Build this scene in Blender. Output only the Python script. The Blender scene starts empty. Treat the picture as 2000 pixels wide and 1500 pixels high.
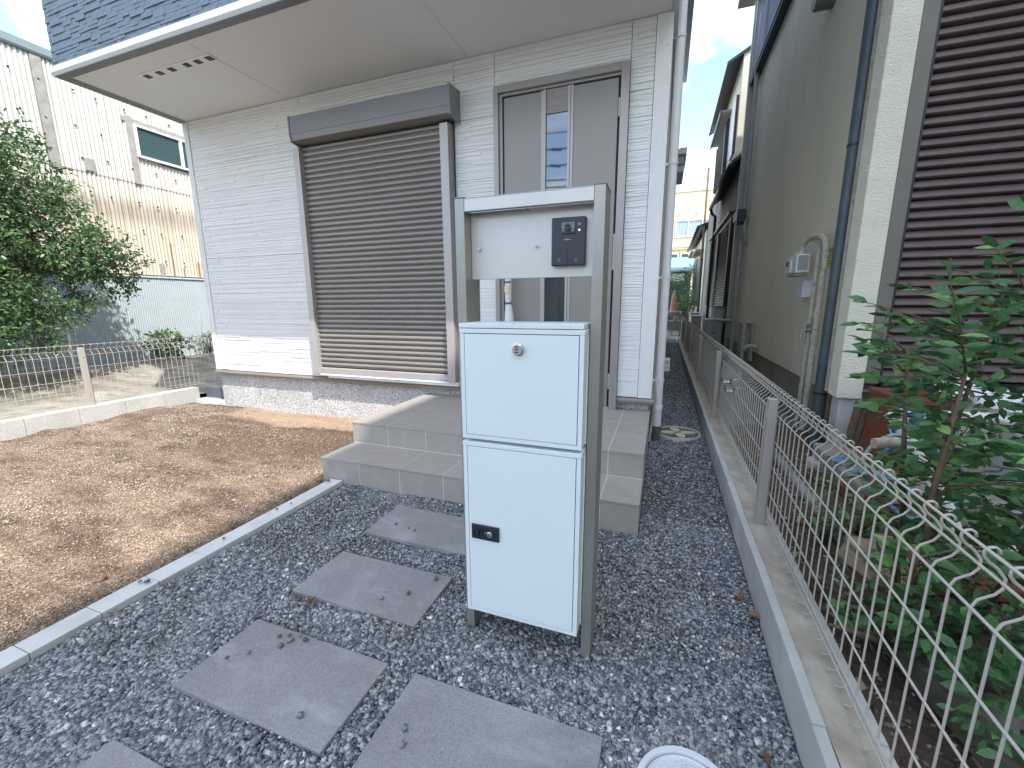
import bpy, math, random
import numpy as np
from mathutils import Vector, Matrix

random.seed(7)
rng = np.random.default_rng(7)
S = bpy.context.scene
C = S.collection
R = math.radians

# ------------------------------------------------------------------ camera
def cam_axes(yaw, pitch, roll):
    cy, sy = math.cos(yaw), math.sin(yaw)
    f = Vector((-sy*math.cos(pitch), cy*math.cos(pitch), -math.sin(pitch)))
    r = Vector((cy, sy, 0)); d = f.cross(r)
    cr, sr = math.cos(roll), math.sin(roll)
    return r*cr+d*sr, r*(-sr)+d*cr, f
rr, dd, ff = cam_axes(R(20.029), R(10.9105), R(0.3134))
cd = bpy.data.cameras.new('camera'); cam = bpy.data.objects.new('camera', cd); C.objects.link(cam)
cd.sensor_width = 36; cd.lens = 807.37/2000*36; cd.clip_start = 0.02; cd.clip_end = 1500
m = Matrix((rr, -dd, -ff)).transposed().to_4x4(); m.translation = Vector((0, 0, 1.19))
cam.matrix_world = m
S.camera = cam

# ------------------------------------------------------------------ sky, sun, exposure
SUN_AZ, SUN_EL = 125.0, 52.5           # azimuth clockwise from +Y
W = bpy.data.worlds.new('World'); S.world = W; W.use_nodes = True
nt = W.node_tree; N = nt.nodes; L = nt.links
bg = N['Background']; bg.inputs['Strength'].default_value = 0.15
sky = N.new('ShaderNodeTexSky'); sky.sky_type = 'NISHITA'; sky.sun_disc = False
sky.sun_elevation = R(SUN_EL); sky.sun_rotation = R(SUN_AZ)
sky.air_density = 1.0; sky.dust_density = 0.6; sky.ozone_density = 1.2
tc = N.new('ShaderNodeTexCoord')
mp = N.new('ShaderNodeMapping'); mp.inputs['Scale'].default_value = (1.0, 1.0, 2.6); mp.inputs['Location'].default_value = (5, 5, 3)
L.new(tc.outputs['Generated'], mp.inputs['Vector'])
n1 = N.new('ShaderNodeTexNoise'); n1.inputs['Scale'].default_value = 2.3; n1.inputs['Detail'].default_value = 9
n1.inputs['Roughness'].default_value = 0.58; n1.inputs['Distortion'].default_value = 0.35
L.new(mp.outputs['Vector'], n1.inputs['Vector'])
cr = N.new('ShaderNodeValToRGB'); cr.color_ramp.elements[0].position = 0.42; cr.color_ramp.elements[1].position = 0.66
L.new(n1.outputs['Fac'], cr.inputs['Fac'])
mx = N.new('ShaderNodeMix'); mx.data_type = 'RGBA'
L.new(cr.outputs['Color'], mx.inputs['Factor'])
L.new(sky.outputs['Color'], mx.inputs['A']); mx.inputs['B'].default_value = (6.3, 6.0, 5.6, 1)
L.new(mx.outputs['Result'], bg.inputs['Color'])

sd = bpy.data.lights.new('sun', 'SUN'); sun = bpy.data.objects.new('sun', sd); C.objects.link(sun)
sd.energy = 2.0; sd.angle = R(0.6); sd.color = (1.0, 0.95, 0.88)
sdir = Vector((math.sin(R(SUN_AZ))*math.cos(R(SUN_EL)), math.cos(R(SUN_AZ))*math.cos(R(SUN_EL)), math.sin(R(SUN_EL))))
sun.rotation_euler = sdir.to_track_quat('Z', 'Y').to_euler(); sun.location = (8, -6, 12)
S.view_settings.view_transform = 'Standard'; S.view_settings.look = 'None'
S.view_settings.exposure = 1.84; S.view_settings.gamma = 1.0; S.view_settings.use_curve_mapping = False
S.render.engine = 'CYCLES'
S.cycles.max_bounces = 7; S.cycles.diffuse_bounces = 5

# ------------------------------------------------------------------ materials
def lin(c): return tuple(((v/255)/12.92 if v/255 <= .04045 else ((v/255+.055)/1.055)**2.4) for v in c)
def newmat(name):
    M = bpy.data.materials.new(name); M.use_nodes = True
    return M, M.node_tree.nodes, M.node_tree.links, M.node_tree.nodes['Principled BSDF']
def mat(name, col, rough=.6, var=.12, vscale=6, bump=0., bscale=60, metal=0., spec=.5, dirt=None, dscale=1.2, damt=.3, stretch=(1, 1, 1), detail=6, coat=0.):
    """base colour with soft noise variation, optional dirt colour patches and fine bump; world-space noise"""
    M, n, l, b = newmat(name)
    b.inputs['Roughness'].default_value = rough; b.inputs['Metallic'].default_value = metal
    b.inputs['Specular IOR Level'].default_value = spec
    if coat: b.inputs['Coat Weight'].default_value = coat
    g = n.new('ShaderNodeNewGeometry'); mp = n.new('ShaderNodeMapping'); mp.inputs['Scale'].default_value = stretch
    l.new(g.outputs['Position'], mp.inputs['Vector'])
    ns = n.new('ShaderNodeTexNoise'); ns.inputs['Scale'].default_value = vscale; ns.inputs['Detail'].default_value = detail
    ns.inputs['Roughness'].default_value = .65
    l.new(mp.outputs['Vector'], ns.inputs['Vector'])
    rp = n.new('ShaderNodeValToRGB'); rp.color_ramp.elements[0].position = .3; rp.color_ramp.elements[1].position = .7
    rp.color_ramp.elements[0].color = tuple(c*(1-var) for c in col)+(1,)
    rp.color_ramp.elements[1].color = tuple(min(1, c*(1+var)) for c in col)+(1,)
    l.new(ns.outputs['Fac'], rp.inputs['Fac']); out = rp.outputs['Color']
    if dirt is not None:
        n2 = n.new('ShaderNodeTexNoise'); n2.inputs['Scale'].default_value = dscale; n2.inputs['Detail'].default_value = 8
        l.new(mp.outputs['Vector'], n2.inputs['Vector'])
        r2 = n.new('ShaderNodeValToRGB'); r2.color_ramp.elements[0].position = .48; r2.color_ramp.elements[1].position = .72
        r2.color_ramp.elements[1].color = (damt, damt, damt, 1)
        l.new(n2.outputs['Fac'], r2.inputs['Fac'])
        mm = n.new('ShaderNodeMix'); mm.data_type = 'RGBA'
        l.new(r2.outputs['Color'], mm.inputs['Factor']); l.new(out, mm.inputs['A']); mm.inputs['B'].default_value = tuple(dirt)+(1,)
        out = mm.outputs['Result']
    l.new(out, b.inputs['Base Color'])
    if bump:
        nb = n.new('ShaderNodeTexNoise'); nb.inputs['Scale'].default_value = bscale; nb.inputs['Detail'].default_value = 4
        l.new(mp.outputs['Vector'], nb.inputs['Vector'])
        bp = n.new('ShaderNodeBump'); bp.inputs['Strength'].default_value = 1; bp.inputs['Distance'].default_value = bump
        l.new(nb.outputs['Fac'], bp.inputs['Height']); l.new(bp.outputs['Normal'], b.inputs['Normal'])
    return M
def speckle(name, base, dark, light, scale=140, rough=.8, bump=.0006, smear=None):
    """granite-like speckle: white-noise cells between dark and light grains"""
    M, n, l, b = newmat(name); b.inputs['Roughness'].default_value = rough
    g = n.new('ShaderNodeNewGeometry')
    v = n.new('ShaderNodeTexVoronoi'); v.inputs['Scale'].default_value = scale; l.new(g.outputs['Position'], v.inputs['Vector'])
    sp = n.new('ShaderNodeSeparateColor'); l.new(v.outputs['Color'], sp.inputs['Color'])
    rp = n.new('ShaderNodeValToRGB'); e = rp.color_ramp.elements
    e[0].position = .12; e[0].color = dark+(1,); e[1].position = .9; e[1].color = light+(1,)
    k = e.new(.38); k.color = base+(1,); k = e.new(.72); k.color = tuple(c*1.12 for c in base)+(1,)
    l.new(sp.outputs[0], rp.inputs['Fac']); out = rp.outputs['Color']
    ns = n.new('ShaderNodeTexNoise'); ns.inputs['Scale'].default_value = 2.5; ns.inputs['Detail'].default_value = 8
    l.new(g.outputs['Position'], ns.inputs['Vector'])
    r2 = n.new('ShaderNodeValToRGB'); r2.color_ramp.elements[0].position = .3; r2.color_ramp.elements[1].position = .7
    r2.color_ramp.elements[0].color = (.84, .84, .83, 1); r2.color_ramp.elements[1].color = (1.08, 1.08, 1.08, 1)
    l.new(ns.outputs['Fac'], r2.inputs['Fac'])
    mm = n.new('ShaderNodeMix'); mm.data_type = 'RGBA'; mm.blend_type = 'MULTIPLY'; mm.inputs['Factor'].default_value = 1
    l.new(out, mm.inputs['A']); l.new(r2.outputs['Color'], mm.inputs['B']); out = mm.outputs['Result']
    if smear:
        for sc_, st_, pa, pb, am in smear[1:]:
            mp_ = n.new('ShaderNodeMapping'); mp_.inputs['Scale'].default_value = st_; mp_.inputs['Rotation'].default_value = (0, 0, .6); l.new(g.outputs['Position'], mp_.inputs['Vector'])
            n3 = n.new('ShaderNodeTexNoise'); n3.inputs['Scale'].default_value = sc_; n3.inputs['Detail'].default_value = 9; n3.inputs['Roughness'].default_value = .6; l.new(mp_.outputs[0], n3.inputs['Vector'])
            mr = n.new('ShaderNodeMapRange'); mr.inputs['From Min'].default_value = pa; mr.inputs['From Max'].default_value = pb; mr.inputs['To Max'].default_value = am; l.new(n3.outputs['Fac'], mr.inputs['Value'])
            m3 = n.new('ShaderNodeMix'); m3.data_type = 'RGBA'; l.new(mr.outputs[0], m3.inputs['Factor']); l.new(out, m3.inputs['A']); m3.inputs['B'].default_value = smear[0]+(1,); out = m3.outputs['Result']
    l.new(out, b.inputs['Base Color'])
    bp = n.new('ShaderNodeBump'); bp.inputs['Distance'].default_value = bump; bp.inputs['Strength'].default_value = 1
    l.new(sp.outputs[1], bp.inputs['Height']); l.new(bp.outputs['Normal'], b.inputs['Normal'])
    return M
def attrmat(name, stops, rough=.75, attr='rnd', bump=.001, bscale=300, sub=0.):
    M, n, l, b = newmat(name); b.inputs['Roughness'].default_value = rough
    a = n.new('ShaderNodeAttribute'); a.attribute_name = attr
    rp = n.new('ShaderNodeValToRGB'); e = rp.color_ramp.elements
    e[0].position = stops[0][0]; e[0].color = tuple(stops[0][1])+(1,); e[1].position = stops[-1][0]; e[1].color = tuple(stops[-1][1])+(1,)
    for p, c in stops[1:-1]:
        k = e.new(p); k.color = tuple(c)+(1,)
    l.new(a.outputs['Fac'], rp.inputs['Fac'])
    g = n.new('ShaderNodeNewGeometry')
    ns = n.new('ShaderNodeTexNoise'); ns.inputs['Scale'].default_value = bscale; ns.inputs['Detail'].default_value = 3
    l.new(g.outputs['Position'], ns.inputs['Vector'])
    r2 = n.new('ShaderNodeValToRGB'); r2.color_ramp.elements[0].position = .3; r2.color_ramp.elements[1].position = .7
    r2.color_ramp.elements[0].color = (.72, .72, .72, 1); r2.color_ramp.elements[1].color = (1.22, 1.22, 1.22, 1)
    l.new(ns.outputs['Fac'], r2.inputs['Fac'])
    mm = n.new('ShaderNodeMix'); mm.data_type = 'RGBA'; mm.blend_type = 'MULTIPLY'; mm.inputs['Factor'].default_value = 1
    l.new(rp.outputs['Color'], mm.inputs['A']); l.new(r2.outputs['Color'], mm.inputs['B']); l.new(mm.outputs['Result'], b.inputs['Base Color'])
    if bump:
        bp = n.new('ShaderNodeBump'); bp.inputs['Distance'].default_value = bump
        l.new(ns.outputs['Fac'], bp.inputs['Height']); l.new(bp.outputs['Normal'], b.inputs['Normal'])
    if sub:
        b.inputs['Subsurface Weight'].default_value = 0
        tr = n.new('ShaderNodeBsdfTranslucent'); l.new(mm.outputs['Result'], tr.inputs['Color'])
        ad = n.new('ShaderNodeMixShader'); ad.inputs[0].default_value = sub
        l.new(b.outputs[0], ad.inputs[1]); l.new(tr.outputs[0], ad.inputs[2]); l.new(ad.outputs[0], n['Material Output'].inputs['Surface'])
    return M

m_siding = mat('white_siding', (.775, .78, .775), .55, .03, 3, .0006, 90)
m_soffit = mat('soffit_board', (.72, .735, .735), .7, .02, 1.5, .0003, 200)
m_blue = mat('blue_grey_siding', (.085, .122, .165), .6, .16, 45, .0012, 70)
m_trim = mat('pale_metal_trim', (.55, .58, .59), .45, .05, 4)
m_found = speckle('speckled_foundation', (.50, .50, .49), (.22, .22, .23), (.72, .72, .72), 130)
m_drip = mat('olive_brown_drip_trim', (.22, .20, .165), .4, .06, 4)
m_shut = mat('taupe_shutter_metal', (.26, .242, .222), .36, .04, 2, .00004, 300, metal=.25)
m_shutbox = mat('taupe_box_metal', (.235, .225, .22), .4, .04, 2, metal=.25)
m_guide = mat('light_taupe_metal', (.43, .405, .39), .36, .03, 2, metal=.25)
m_door = mat('taupe_door_leaf', (.28, .262, .238), .38, .03, 2, .00005, 500, metal=.15)
m_doorframe = mat('taupe_door_frame', (.34, .315, .30), .34, .04, 2, .00004, 300, metal=.3)
m_doorwood = mat('fine_lined_panel', (.30, .265, .245), .5, .18, 5, stretch=(1, 1, 18))
m_black = mat('black_rubber', (.012, .012, .015), .5, .1)
m_glass, _n, _l, _b = newmat('door_glass')
_b.inputs['Base Color'].default_value = (.02, .035, .045, 1); _b.inputs['Roughness'].default_value = .03; _b.inputs['IOR'].default_value = 1.9
_b.inputs['Specular IOR Level'].default_value = .9
m_tile = mat('beige_grey_tile', (.345, .32, .288), .62, .07, 22, .0005, 240, dirt=(.43, .41, .38), dscale=9, damt=.35)
m_grout = mat('pale_grout', (.66, .64, .60), .9, .06, 20)
m_alu = mat('champagne_aluminium', (.62, .605, .565), .42, .04, 3, .00008, 260, metal=.35, stretch=(1, 1, .1))
m_alupost = mat('bronze_grey_aluminium', (.37, .36, .325), .36, .05, 3, .00006, 260, metal=.55, stretch=(1, 1, .1))
m_mint = mat('pale_mint_powder_coat', (.72, .80, .815), .42, .012, 3, .00025, 700)
m_plast = mat('black_lock_plastic', (.02, .028, .035), .33, .1)
m_icom = mat('anthracite_plastic', (.03, .036, .046), .42, .05, 5, .00008, 900)
m_lens = mat('camera_glass', (.008, .012, .018), .06, .1, spec=.9)
m_chrome = mat('polished_steel', (.62, .62, .63), .2, .05, metal=1.)
m_print = mat('pale_print', (.62, .64, .66), .6, .02)
m_led = mat('status_led', (.95, .9, .9), .4, .0)
m_led.node_tree.nodes['Principled BSDF'].inputs['Emission Color'].default_value = (1, .85, .85, 1)
m_led.node_tree.nodes['Principled BSDF'].inputs['Emission Strength'].default_value = 1.2
m_green = mat('green_tape', (.05, .16, .12), .5, .05)
m_greenled = mat('green_indicator', (.08, .35, .2), .5, .0)
m_wrap = mat('white_foam_wrap', (.72, .72, .72), .8, .08, 60, .004, 60)
m_yel = mat('cream_sticker', (.72, .60, .36), .6, .15, 90)
m_pvc = mat('white_pvc', (.76, .77, .80), .35, .03, 5, dirt=(.45, .42, .38), dscale=14, damt=.12)
m_pvcgrey = mat('grey_pvc', (.10, .115, .135), .5, .06, 9)
m_slab = speckle('grey_paver', (.28, .285, .29), (.21, .215, .22), (.36, .365, .37), 520, .93, .0012, smear=((.46, .47, .475), (2.6, (1, 1, 1), .50, .72, .5), (5, (1, 2.2, 1), .54, .74, .55)))
m_kerb = mat('concrete_kerb', (.60, .62, .61), .85, .10, 9, .0006, 180, dirt=(.40, .40, .38), dscale=5, damt=.4)
m_block = mat('concrete_block', (.46, .475, .465), .9, .12, 12, .0012, 150, dirt=(.27, .25, .21), dscale=6, damt=.6)
m_mortar = mat('mortar_fill', (.42, .385, .32), .95, .15, 16, .0015, 90, dirt=(.26, .22, .16), dscale=9, damt=.6)
m_blockL = speckle('pale_concrete_block', (.46, .46, .445), (.40, .40, .39), (.52, .52, .51), 150)
m_fence = mat('taupe_grey_fence_wire', (.42, .385, .335), .42, .04, 6)
m_fpost = mat('taupe_grey_fence_post', (.38, .35, .315), .42, .04, 6, .0001, 250)
m_stucco = mat('rough_plaster', (.82, .76, .59), .9, .07, 1.3, .006, 75, dirt=(.62, .60, .50), dscale=.8, damt=.6, stretch=(1, 1, .35))
m_stuccoL = mat('cream_rough_plaster', (.70, .68, .56), .9, .06, 4, .010, 55, stretch=(1, 1, 1.5))
m_nfound = mat('dirty_neighbour_base', (.32, .29, .235), .9, .25, 4, .002, 60, dirt=(.13, .12, .10), dscale=2, damt=.7, stretch=(1, 1, .25))
m_brown = mat('maroon_brown_metal', (.115, .085, .082), .42, .14, 9, .0002, 200)
m_olive = mat('olive_grey_metal', (.16, .15, .125), .42, .08, 6)
m_navy = mat('blue_grey_downpipe', (.07, .086, .10), .42, .16, 7, dirt=(.10, .12, .14), dscale=6, damt=.5)
m_cream = mat('cream_painted_pipe', (.52, .48, .38), .55, .06, 8, .0005, 60, dirt=(.18, .12, .07), dscale=28, damt=.55)
m_dark = mat('dark_frame', (.018, .022, .03), .4, .2)
m_acgrey = mat('beige_grey_casing', (.36, .36, .33), .5, .08, 8, dirt=(.2, .2, .17), dscale=5, damt=.3)
m_white = mat('white_paint', (.74, .75, .76), .45, .04, 6)
m_corr = mat('aged_cream_corrugated', (.58, .555, .49), .7, .06, 5, .0006, 40)
m_corrgrey = mat('blue_grey_corrugated', (.40, .455, .475), .5, .05, 5)
m_stain = mat('grey_weathered', (.30, .29, .26), .8, .25, 9)
m_bark = mat('brown_bark', (.16, .105, .07), .9, .3, 20, .003, 60)
m_twig = mat('reddish_stem', (.125, .085, .05), .8, .3, 26, .0006, 120)
m_leaf = attrmat('glossy_shrub_leaf', [(0, (.04, .10, .04)), (.5, (.08, .20, .075)), (.85, (.15, .32, .10)), (1, (.26, .42, .12))], .42, bump=.0004, bscale=120, sub=.22)
m_tleaf = attrmat('tree_leaf', [(0, (.04, .085, .04)), (.5, (.09, .175, .075)), (.85, (.16, .27, .10)), (1, (.27, .36, .14))], .4, bump=0, bscale=40, sub=.25)
m_gravel = attrmat('crushed_grey_gravel', [(0, (.055, .065, .073)), (.25, (.15, .17, .184)), (.55, (.33, .355, .368)), (.85, (.48, .50, .50)), (.95, (.66, .66, .65)), (1, (.9, .9, .87))], .62, bump=.0012, bscale=260)
m_grain = attrmat('sandy_grains', [(0, (.07, .048, .034)), (.35, (.17, .125, .088)), (.7, (.37, .30, .23)), (1, (.72, .66, .57))], .7, bump=0, bscale=200)
m_dryleaf = attrmat('dry_brown_leaf', [(0, (.10, .04, .025)), (.6, (.21, .105, .055)), (1, (.38, .26, .15))], .7, bump=.0006, bscale=150)

# corrugated wall: rain streaks and a smoky band are stains on the sheets
def add_stains():
    M = m_corr; n = M.node_tree.nodes; l = M.node_tree.links; b = n['Principled BSDF']
    src = b.inputs['Base Color'].links[0].from_socket
    g = n.new('ShaderNodeNewGeometry'); sx = n.new('ShaderNodeSeparateXYZ'); l.new(g.outputs['Position'], sx.inputs[0])
    mp = n.new('ShaderNodeMapping'); mp.inputs['Scale'].default_value = (2, 9, .55); l.new(g.outputs['Position'], mp.inputs['Vector'])
    ns = n.new('ShaderNodeTexNoise'); ns.inputs['Scale'].default_value = 1.3; ns.inputs['Detail'].default_value = 6; l.new(mp.outputs[0], ns.inputs['Vector'])
    def mixin(src, fac, col):
        mm = n.new('ShaderNodeMix'); mm.data_type = 'RGBA'; l.new(fac, mm.inputs['Factor']); l.new(src, mm.inputs['A']); mm.inputs['B'].default_value = col+(1,)
        return mm.outputs['Result']
    def rampf(sock, pts):
        r = n.new('ShaderNodeValToRGB'); e = r.color_ramp.elements
        e[0].position, e[1].position = pts[0][0], pts[-1][0]
        e[0].color = (pts[0][1],)*3+(1,); e[1].color = (pts[-1][1],)*3+(1,)
        for p, v in pts[1:-1]:
            k = e.new(p); k.color = (v,)*3+(1,)
        l.new(sock, r.inputs['Fac']); return r.outputs['Color']
    # streaks
    st = rampf(ns.outputs['Fac'], [(.5, 0), (.75, .45)])
    out = mixin(src, st, (.42, .36, .26))
    # rusty ochre lower sheets, z 1.8..3.2
    mr = n.new('ShaderNodeMapRange'); mr.inputs['From Min'].default_value = 1.7; mr.inputs['From Max'].default_value = 3.5
    l.new(sx.outputs['Z'], mr.inputs['Value'])
    low = rampf(mr.outputs[0], [(0, .35), (.55, .5), (.8, .25), (1, 0)])
    mu = n.new('ShaderNodeMath'); mu.operation = 'MULTIPLY'; l.new(low, mu.inputs[0])
    r3 = rampf(ns.outputs['Fac'], [(.3, .35), (.65, 1)]); l.new(r3, mu.inputs[1])
    out = mixin(out, mu.outputs[0], (.50, .38, .235))
    band = rampf(mr.outputs[0], [(.52, 0), (.66, .75), (.74, .75), (.86, 0)])
    mu2 = n.new('ShaderNodeMath'); mu2.operation = 'MULTIPLY'; l.new(band, mu2.inputs[0]); l.new(r3, mu2.inputs[1])
    out = mixin(out, mu2.outputs[0], (.22, .18, .13))
    l.new(out, b.inputs['Base Color'])
add_stains()

# ------------------------------------------------------------------ mesh helpers
class MB:
    def __init__(s): s.v = []; s.f = []; s.c = []
    def quad(s, a, b, c, d):
        i = len(s.v); s.v += [a, b, c, d]; s.f.append((i, i+1, i+2, i+3)); return s
    def box(s, x0, x1, y0, y1, z0, z1):
        i = len(s.v)
        s.v += [(x, y, z) for z in (z0, z1) for y in (y0, y1) for x in (x0, x1)]
        s.f += [tuple(i+k for k in q) for q in ((0, 2, 3, 1), (4, 5, 7, 6), (0, 1, 5, 4), (2, 6, 7, 3), (0, 4, 6, 2), (1, 3, 7, 5))]
        return s
    def tube(s, pts, r, seg=8, caps=True):
        pts = [Vector(p) for p in pts]; rs = r if isinstance(r, (list, tuple)) else [r]*len(pts)
        n0 = None; rings = []
        for k, p in enumerate(pts):
            t = (pts[min(k+1, len(pts)-1)]-pts[max(k-1, 0)]).normalized()
            if n0 is None: n0 = t.orthogonal().normalized()
            else: n0 = (n0-t*n0.dot(t)).normalized()
            b = t.cross(n0); ring = []
            for j in range(seg):
                a = 2*math.pi*j/seg
                q = p+(n0*math.cos(a)+b*math.sin(a))*rs[k]; ring.append(len(s.v)); s.v.append(tuple(q))
            rings.append(ring)
        for A, B in zip(rings, rings[1:]):
            for j in range(seg): s.f.append((A[j], A[(j+1) % seg], B[(j+1) % seg], B[j]))
        if caps: s.f.append(tuple(reversed(rings[0]))); s.f.append(tuple(rings[-1]))
        return s
    def prism(s, poly, axis, a0, a1):
        """poly: 2D points in the plane across axis ('x': (y,z), 'y': (x,z), 'z': (x,y))"""
        i = len(s.v); k = len(poly)
        for a in (a0, a1):
            for u, w in poly: s.v.append({'x': (a, u, w), 'y': (u, a, w), 'z': (u, w, a)}[axis])
        for j in range(k): s.f.append((i+j, i+(j+1) % k, i+k+(j+1) % k, i+k+j))
        s.f.append(tuple(i+j for j in reversed(range(k)))); s.f.append(tuple(i+k+j for j in range(k)))
        return s
    def lathe(s, prof, cen, seg=32, axis='z'):
        i = len(s.v); k = len(prof)
        for j in range(seg):
            a = 2*math.pi*j/seg
            for r, h in prof:
                p = (r*math.cos(a), r*math.sin(a), h)
                if axis == 'y': p = (p[0], p[2], p[1])
                if axis == 'x': p = (p[2], p[0], p[1])
                s.v.append((p[0]+cen[0], p[1]+cen[1], p[2]+cen[2]))
        for j in range(seg):
            for q in range(k-1):
                a = i+j*k+q; b = i+((j+1) % seg)*k+q; s.f.append((a, b, b+1, a+1))
        return s
    def mesh(s, name, mt, smooth=False):
        me = bpy.data.meshes.new(name); me.from_pydata(s.v, [], s.f); me.validate()
        import bmesh
        bm = bmesh.new(); bm.from_mesh(me); bmesh.ops.recalc_face_normals(bm, faces=bm.faces); bm.to_mesh(me); bm.free()
        if mt: me.materials.append(mt)
        if smooth: me.polygons.foreach_set('use_smooth', [True]*len(me.polygons))
        return me
    def build(s, name, mt, parent=None, smooth=False, bev=0, **kw):
        return link(name, s.mesh(name, mt, smooth), parent, bev, **kw)
def link(name, me, parent=None, bev=0, loc=None, rot=None, scale=None, **props):
    o = bpy.data.objects.new(name, me); C.objects.link(o)
    base = Vector((0, 0, 0))
    if parent is not None:
        o.parent = parent
        q = parent
        while q is not None: base += Vector(q.location); q = q.parent
    o.location = (Vector(loc) if loc is not None else Vector((0, 0, 0)))-base
    if rot is not None: o.rotation_euler = rot
    if scale is not None: o.scale = scale
    if bev:
        md = o.modifiers.new('bevel', 'BEVEL'); md.width = bev; md.segments = 2; md.limit_method = 'ANGLE'
    for k, v in props.items(): o[k] = v
    return o
def thing(name, label, cat, loc=(0, 0, 0), group=None):
    o = bpy.data.objects.new(name, None); C.objects.link(o); o.location = loc; o.empty_display_size = .1
    o['label'] = label; o['category'] = cat
    if group: o['group'] = group
    return o
def tag(o, label, cat, group=None):
    o['label'] = label; o['category'] = cat
    if group: o['group'] = group
    return o
def struct(o): o['kind'] = 'structure'; return o
def box(name, mt, x0, x1, y0, y1, z0, z1, parent=None, bev=0, **kw):
    return MB().box(x0, x1, y0, y1, z0, z1).build(name, mt, parent, bev=bev, **kw)
def cyl(name, mt, p0, p1, r, parent=None, seg=16, r1=None, smooth=True, **kw):
    return MB().tube([p0, p1], [r, r if r1 is None else r1], seg).build(name, mt, parent, smooth=False, **kw)
def autosmooth(o, ang=40):
    o.data.polygons.foreach_set('use_smooth', [True]*len(o.data.polygons))
    try: o.data.set_sharp_from_angle(angle=R(ang))
    except Exception: pass
    return o
def vnoise(x, y, sc, seed=0):
    """smooth value noise on numpy arrays"""
    g = np.random.default_rng(seed).random((256, 256)); x = np.asarray(x)*sc; y = np.asarray(y)*sc
    xi = np.floor(x).astype(int); yi = np.floor(y).astype(int); fx = x-xi; fy = y-yi
    fx = fx*fx*(3-2*fx); fy = fy*fy*(3-2*fy)
    a = g[xi % 256, yi % 256]; b = g[(xi+1) % 256, yi % 256]; c = g[xi % 256, (yi+1) % 256]; d = g[(xi+1) % 256, (yi+1) % 256]
    return (a*(1-fx)+b*fx)*(1-fy)+(c*(1-fx)+d*fx)*fy
def scatter_mesh(name, P, size, mt, proto='stone', flat=.62, rnd=None, parent=None, tilt=1.):
    """many small loose pieces as one mesh; P (n,3), size (n,)"""
    n = len(P)
    if proto == 'stone':
        base = np.array([(x, y, z) for z in (-1, 1) for y in (-1, 1) for x in (-1, 1)], float)*.5
        faces = np.array([(0, 2, 3, 1), (4, 5, 7, 6), (0, 1, 5, 4), (2, 6, 7, 3), (0, 4, 6, 2), (1, 3, 7, 5)])
        V = base[None]*(1+0*size[:, None, None])+rng.uniform(-.2, .2, (n, 8, 3))
    else:
        base = np.array([(1, 0, 0), (-1, 0, 0), (0, 1, 0), (0, -1, 0), (0, 0, 1), (0, 0, -1)], float)*.62
        faces = np.array([(0, 2, 4), (2, 1, 4), (1, 3, 4), (3, 0, 4), (2, 0, 5), (1, 2, 5), (3, 1, 5), (0, 3, 5)])
        V = base[None]*(1+0*size[:, None, None])+rng.uniform(-.15, .15, (n, 6, 3))
    asp = rng.uniform(.62, 1.0, n); V[:, :, 1] *= asp[:, None]; V[:, :, 2] *= flat*rng.uniform(.6, 1.15, n)[:, None]
    a = rng.uniform(0, 2*np.pi, n); t = rng.normal(0, .38*tilt, n); t2 = rng.normal(0, .38*tilt, n)
    def rot(V, ax, ang):
        c, s = np.cos(ang)[:, None], np.sin(ang)[:, None]; V = V.copy()
        i, j = {'x': (1, 2), 'y': (0, 2), 'z': (0, 1)}[ax]
        vi, vj = V[:, :, i].copy(), V[:, :, j].copy(); V[:, :, i] = vi*c-vj*s; V[:, :, j] = vi*s+vj*c; return V
    V = rot(V, 'z', a); V = rot(V, 'x', t); V = rot(V, 'y', t2)
    V = V*size[:, None, None]+P[:, None, :]
    nv = V.shape[1]; k = faces.shape[1]
    F = (faces[None]+np.arange(n)[:, None, None]*nv).reshape(-1)
    me = bpy.data.meshes.new(name); me.vertices.add(n*nv); me.vertices.foreach_set('co', V.reshape(-1))
    nf = n*len(faces); me.loops.add(nf*k); me.loops.foreach_set('vertex_index', F.astype(np.int32))
    me.polygons.add(nf); me.polygons.foreach_set('loop_start', np.arange(nf, dtype=np.int32)*k)
    me.update(calc_edges=True); me.validate()
    at = me.attributes.new('rnd', 'FLOAT', 'POINT')
    if rnd is None: rnd = rng.random(n)
    at.data.foreach_set('value', np.repeat(rnd, nv).astype(np.float32))
    me.materials.append(mt)
    return link(name, me, parent)

# ================================================================== GROUND
def soil_h(x, y):
    big = (vnoise(x*.55+y*.25, y*1.7, 1.0, 3)-.5)*.05+(vnoise(x*.9, y*2.6, 2.2, 4)-.5)*.028+(vnoise(x, y, 9, 5)-.5)*.014+(vnoise(x, y, 24, 6)-.5)*.006
    e = np.clip((-2.12-np.asarray(x))/.25, 0, 1)
    return -.012+big*e-.012*(1-e)
g = MB().box(-150, 150, -120, 250, -.5, -.06); o = g.build('ground', mat('far_ground', (.20, .19, .17), .9, .2, 1.5, .004, 20)); struct(o)
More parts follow.
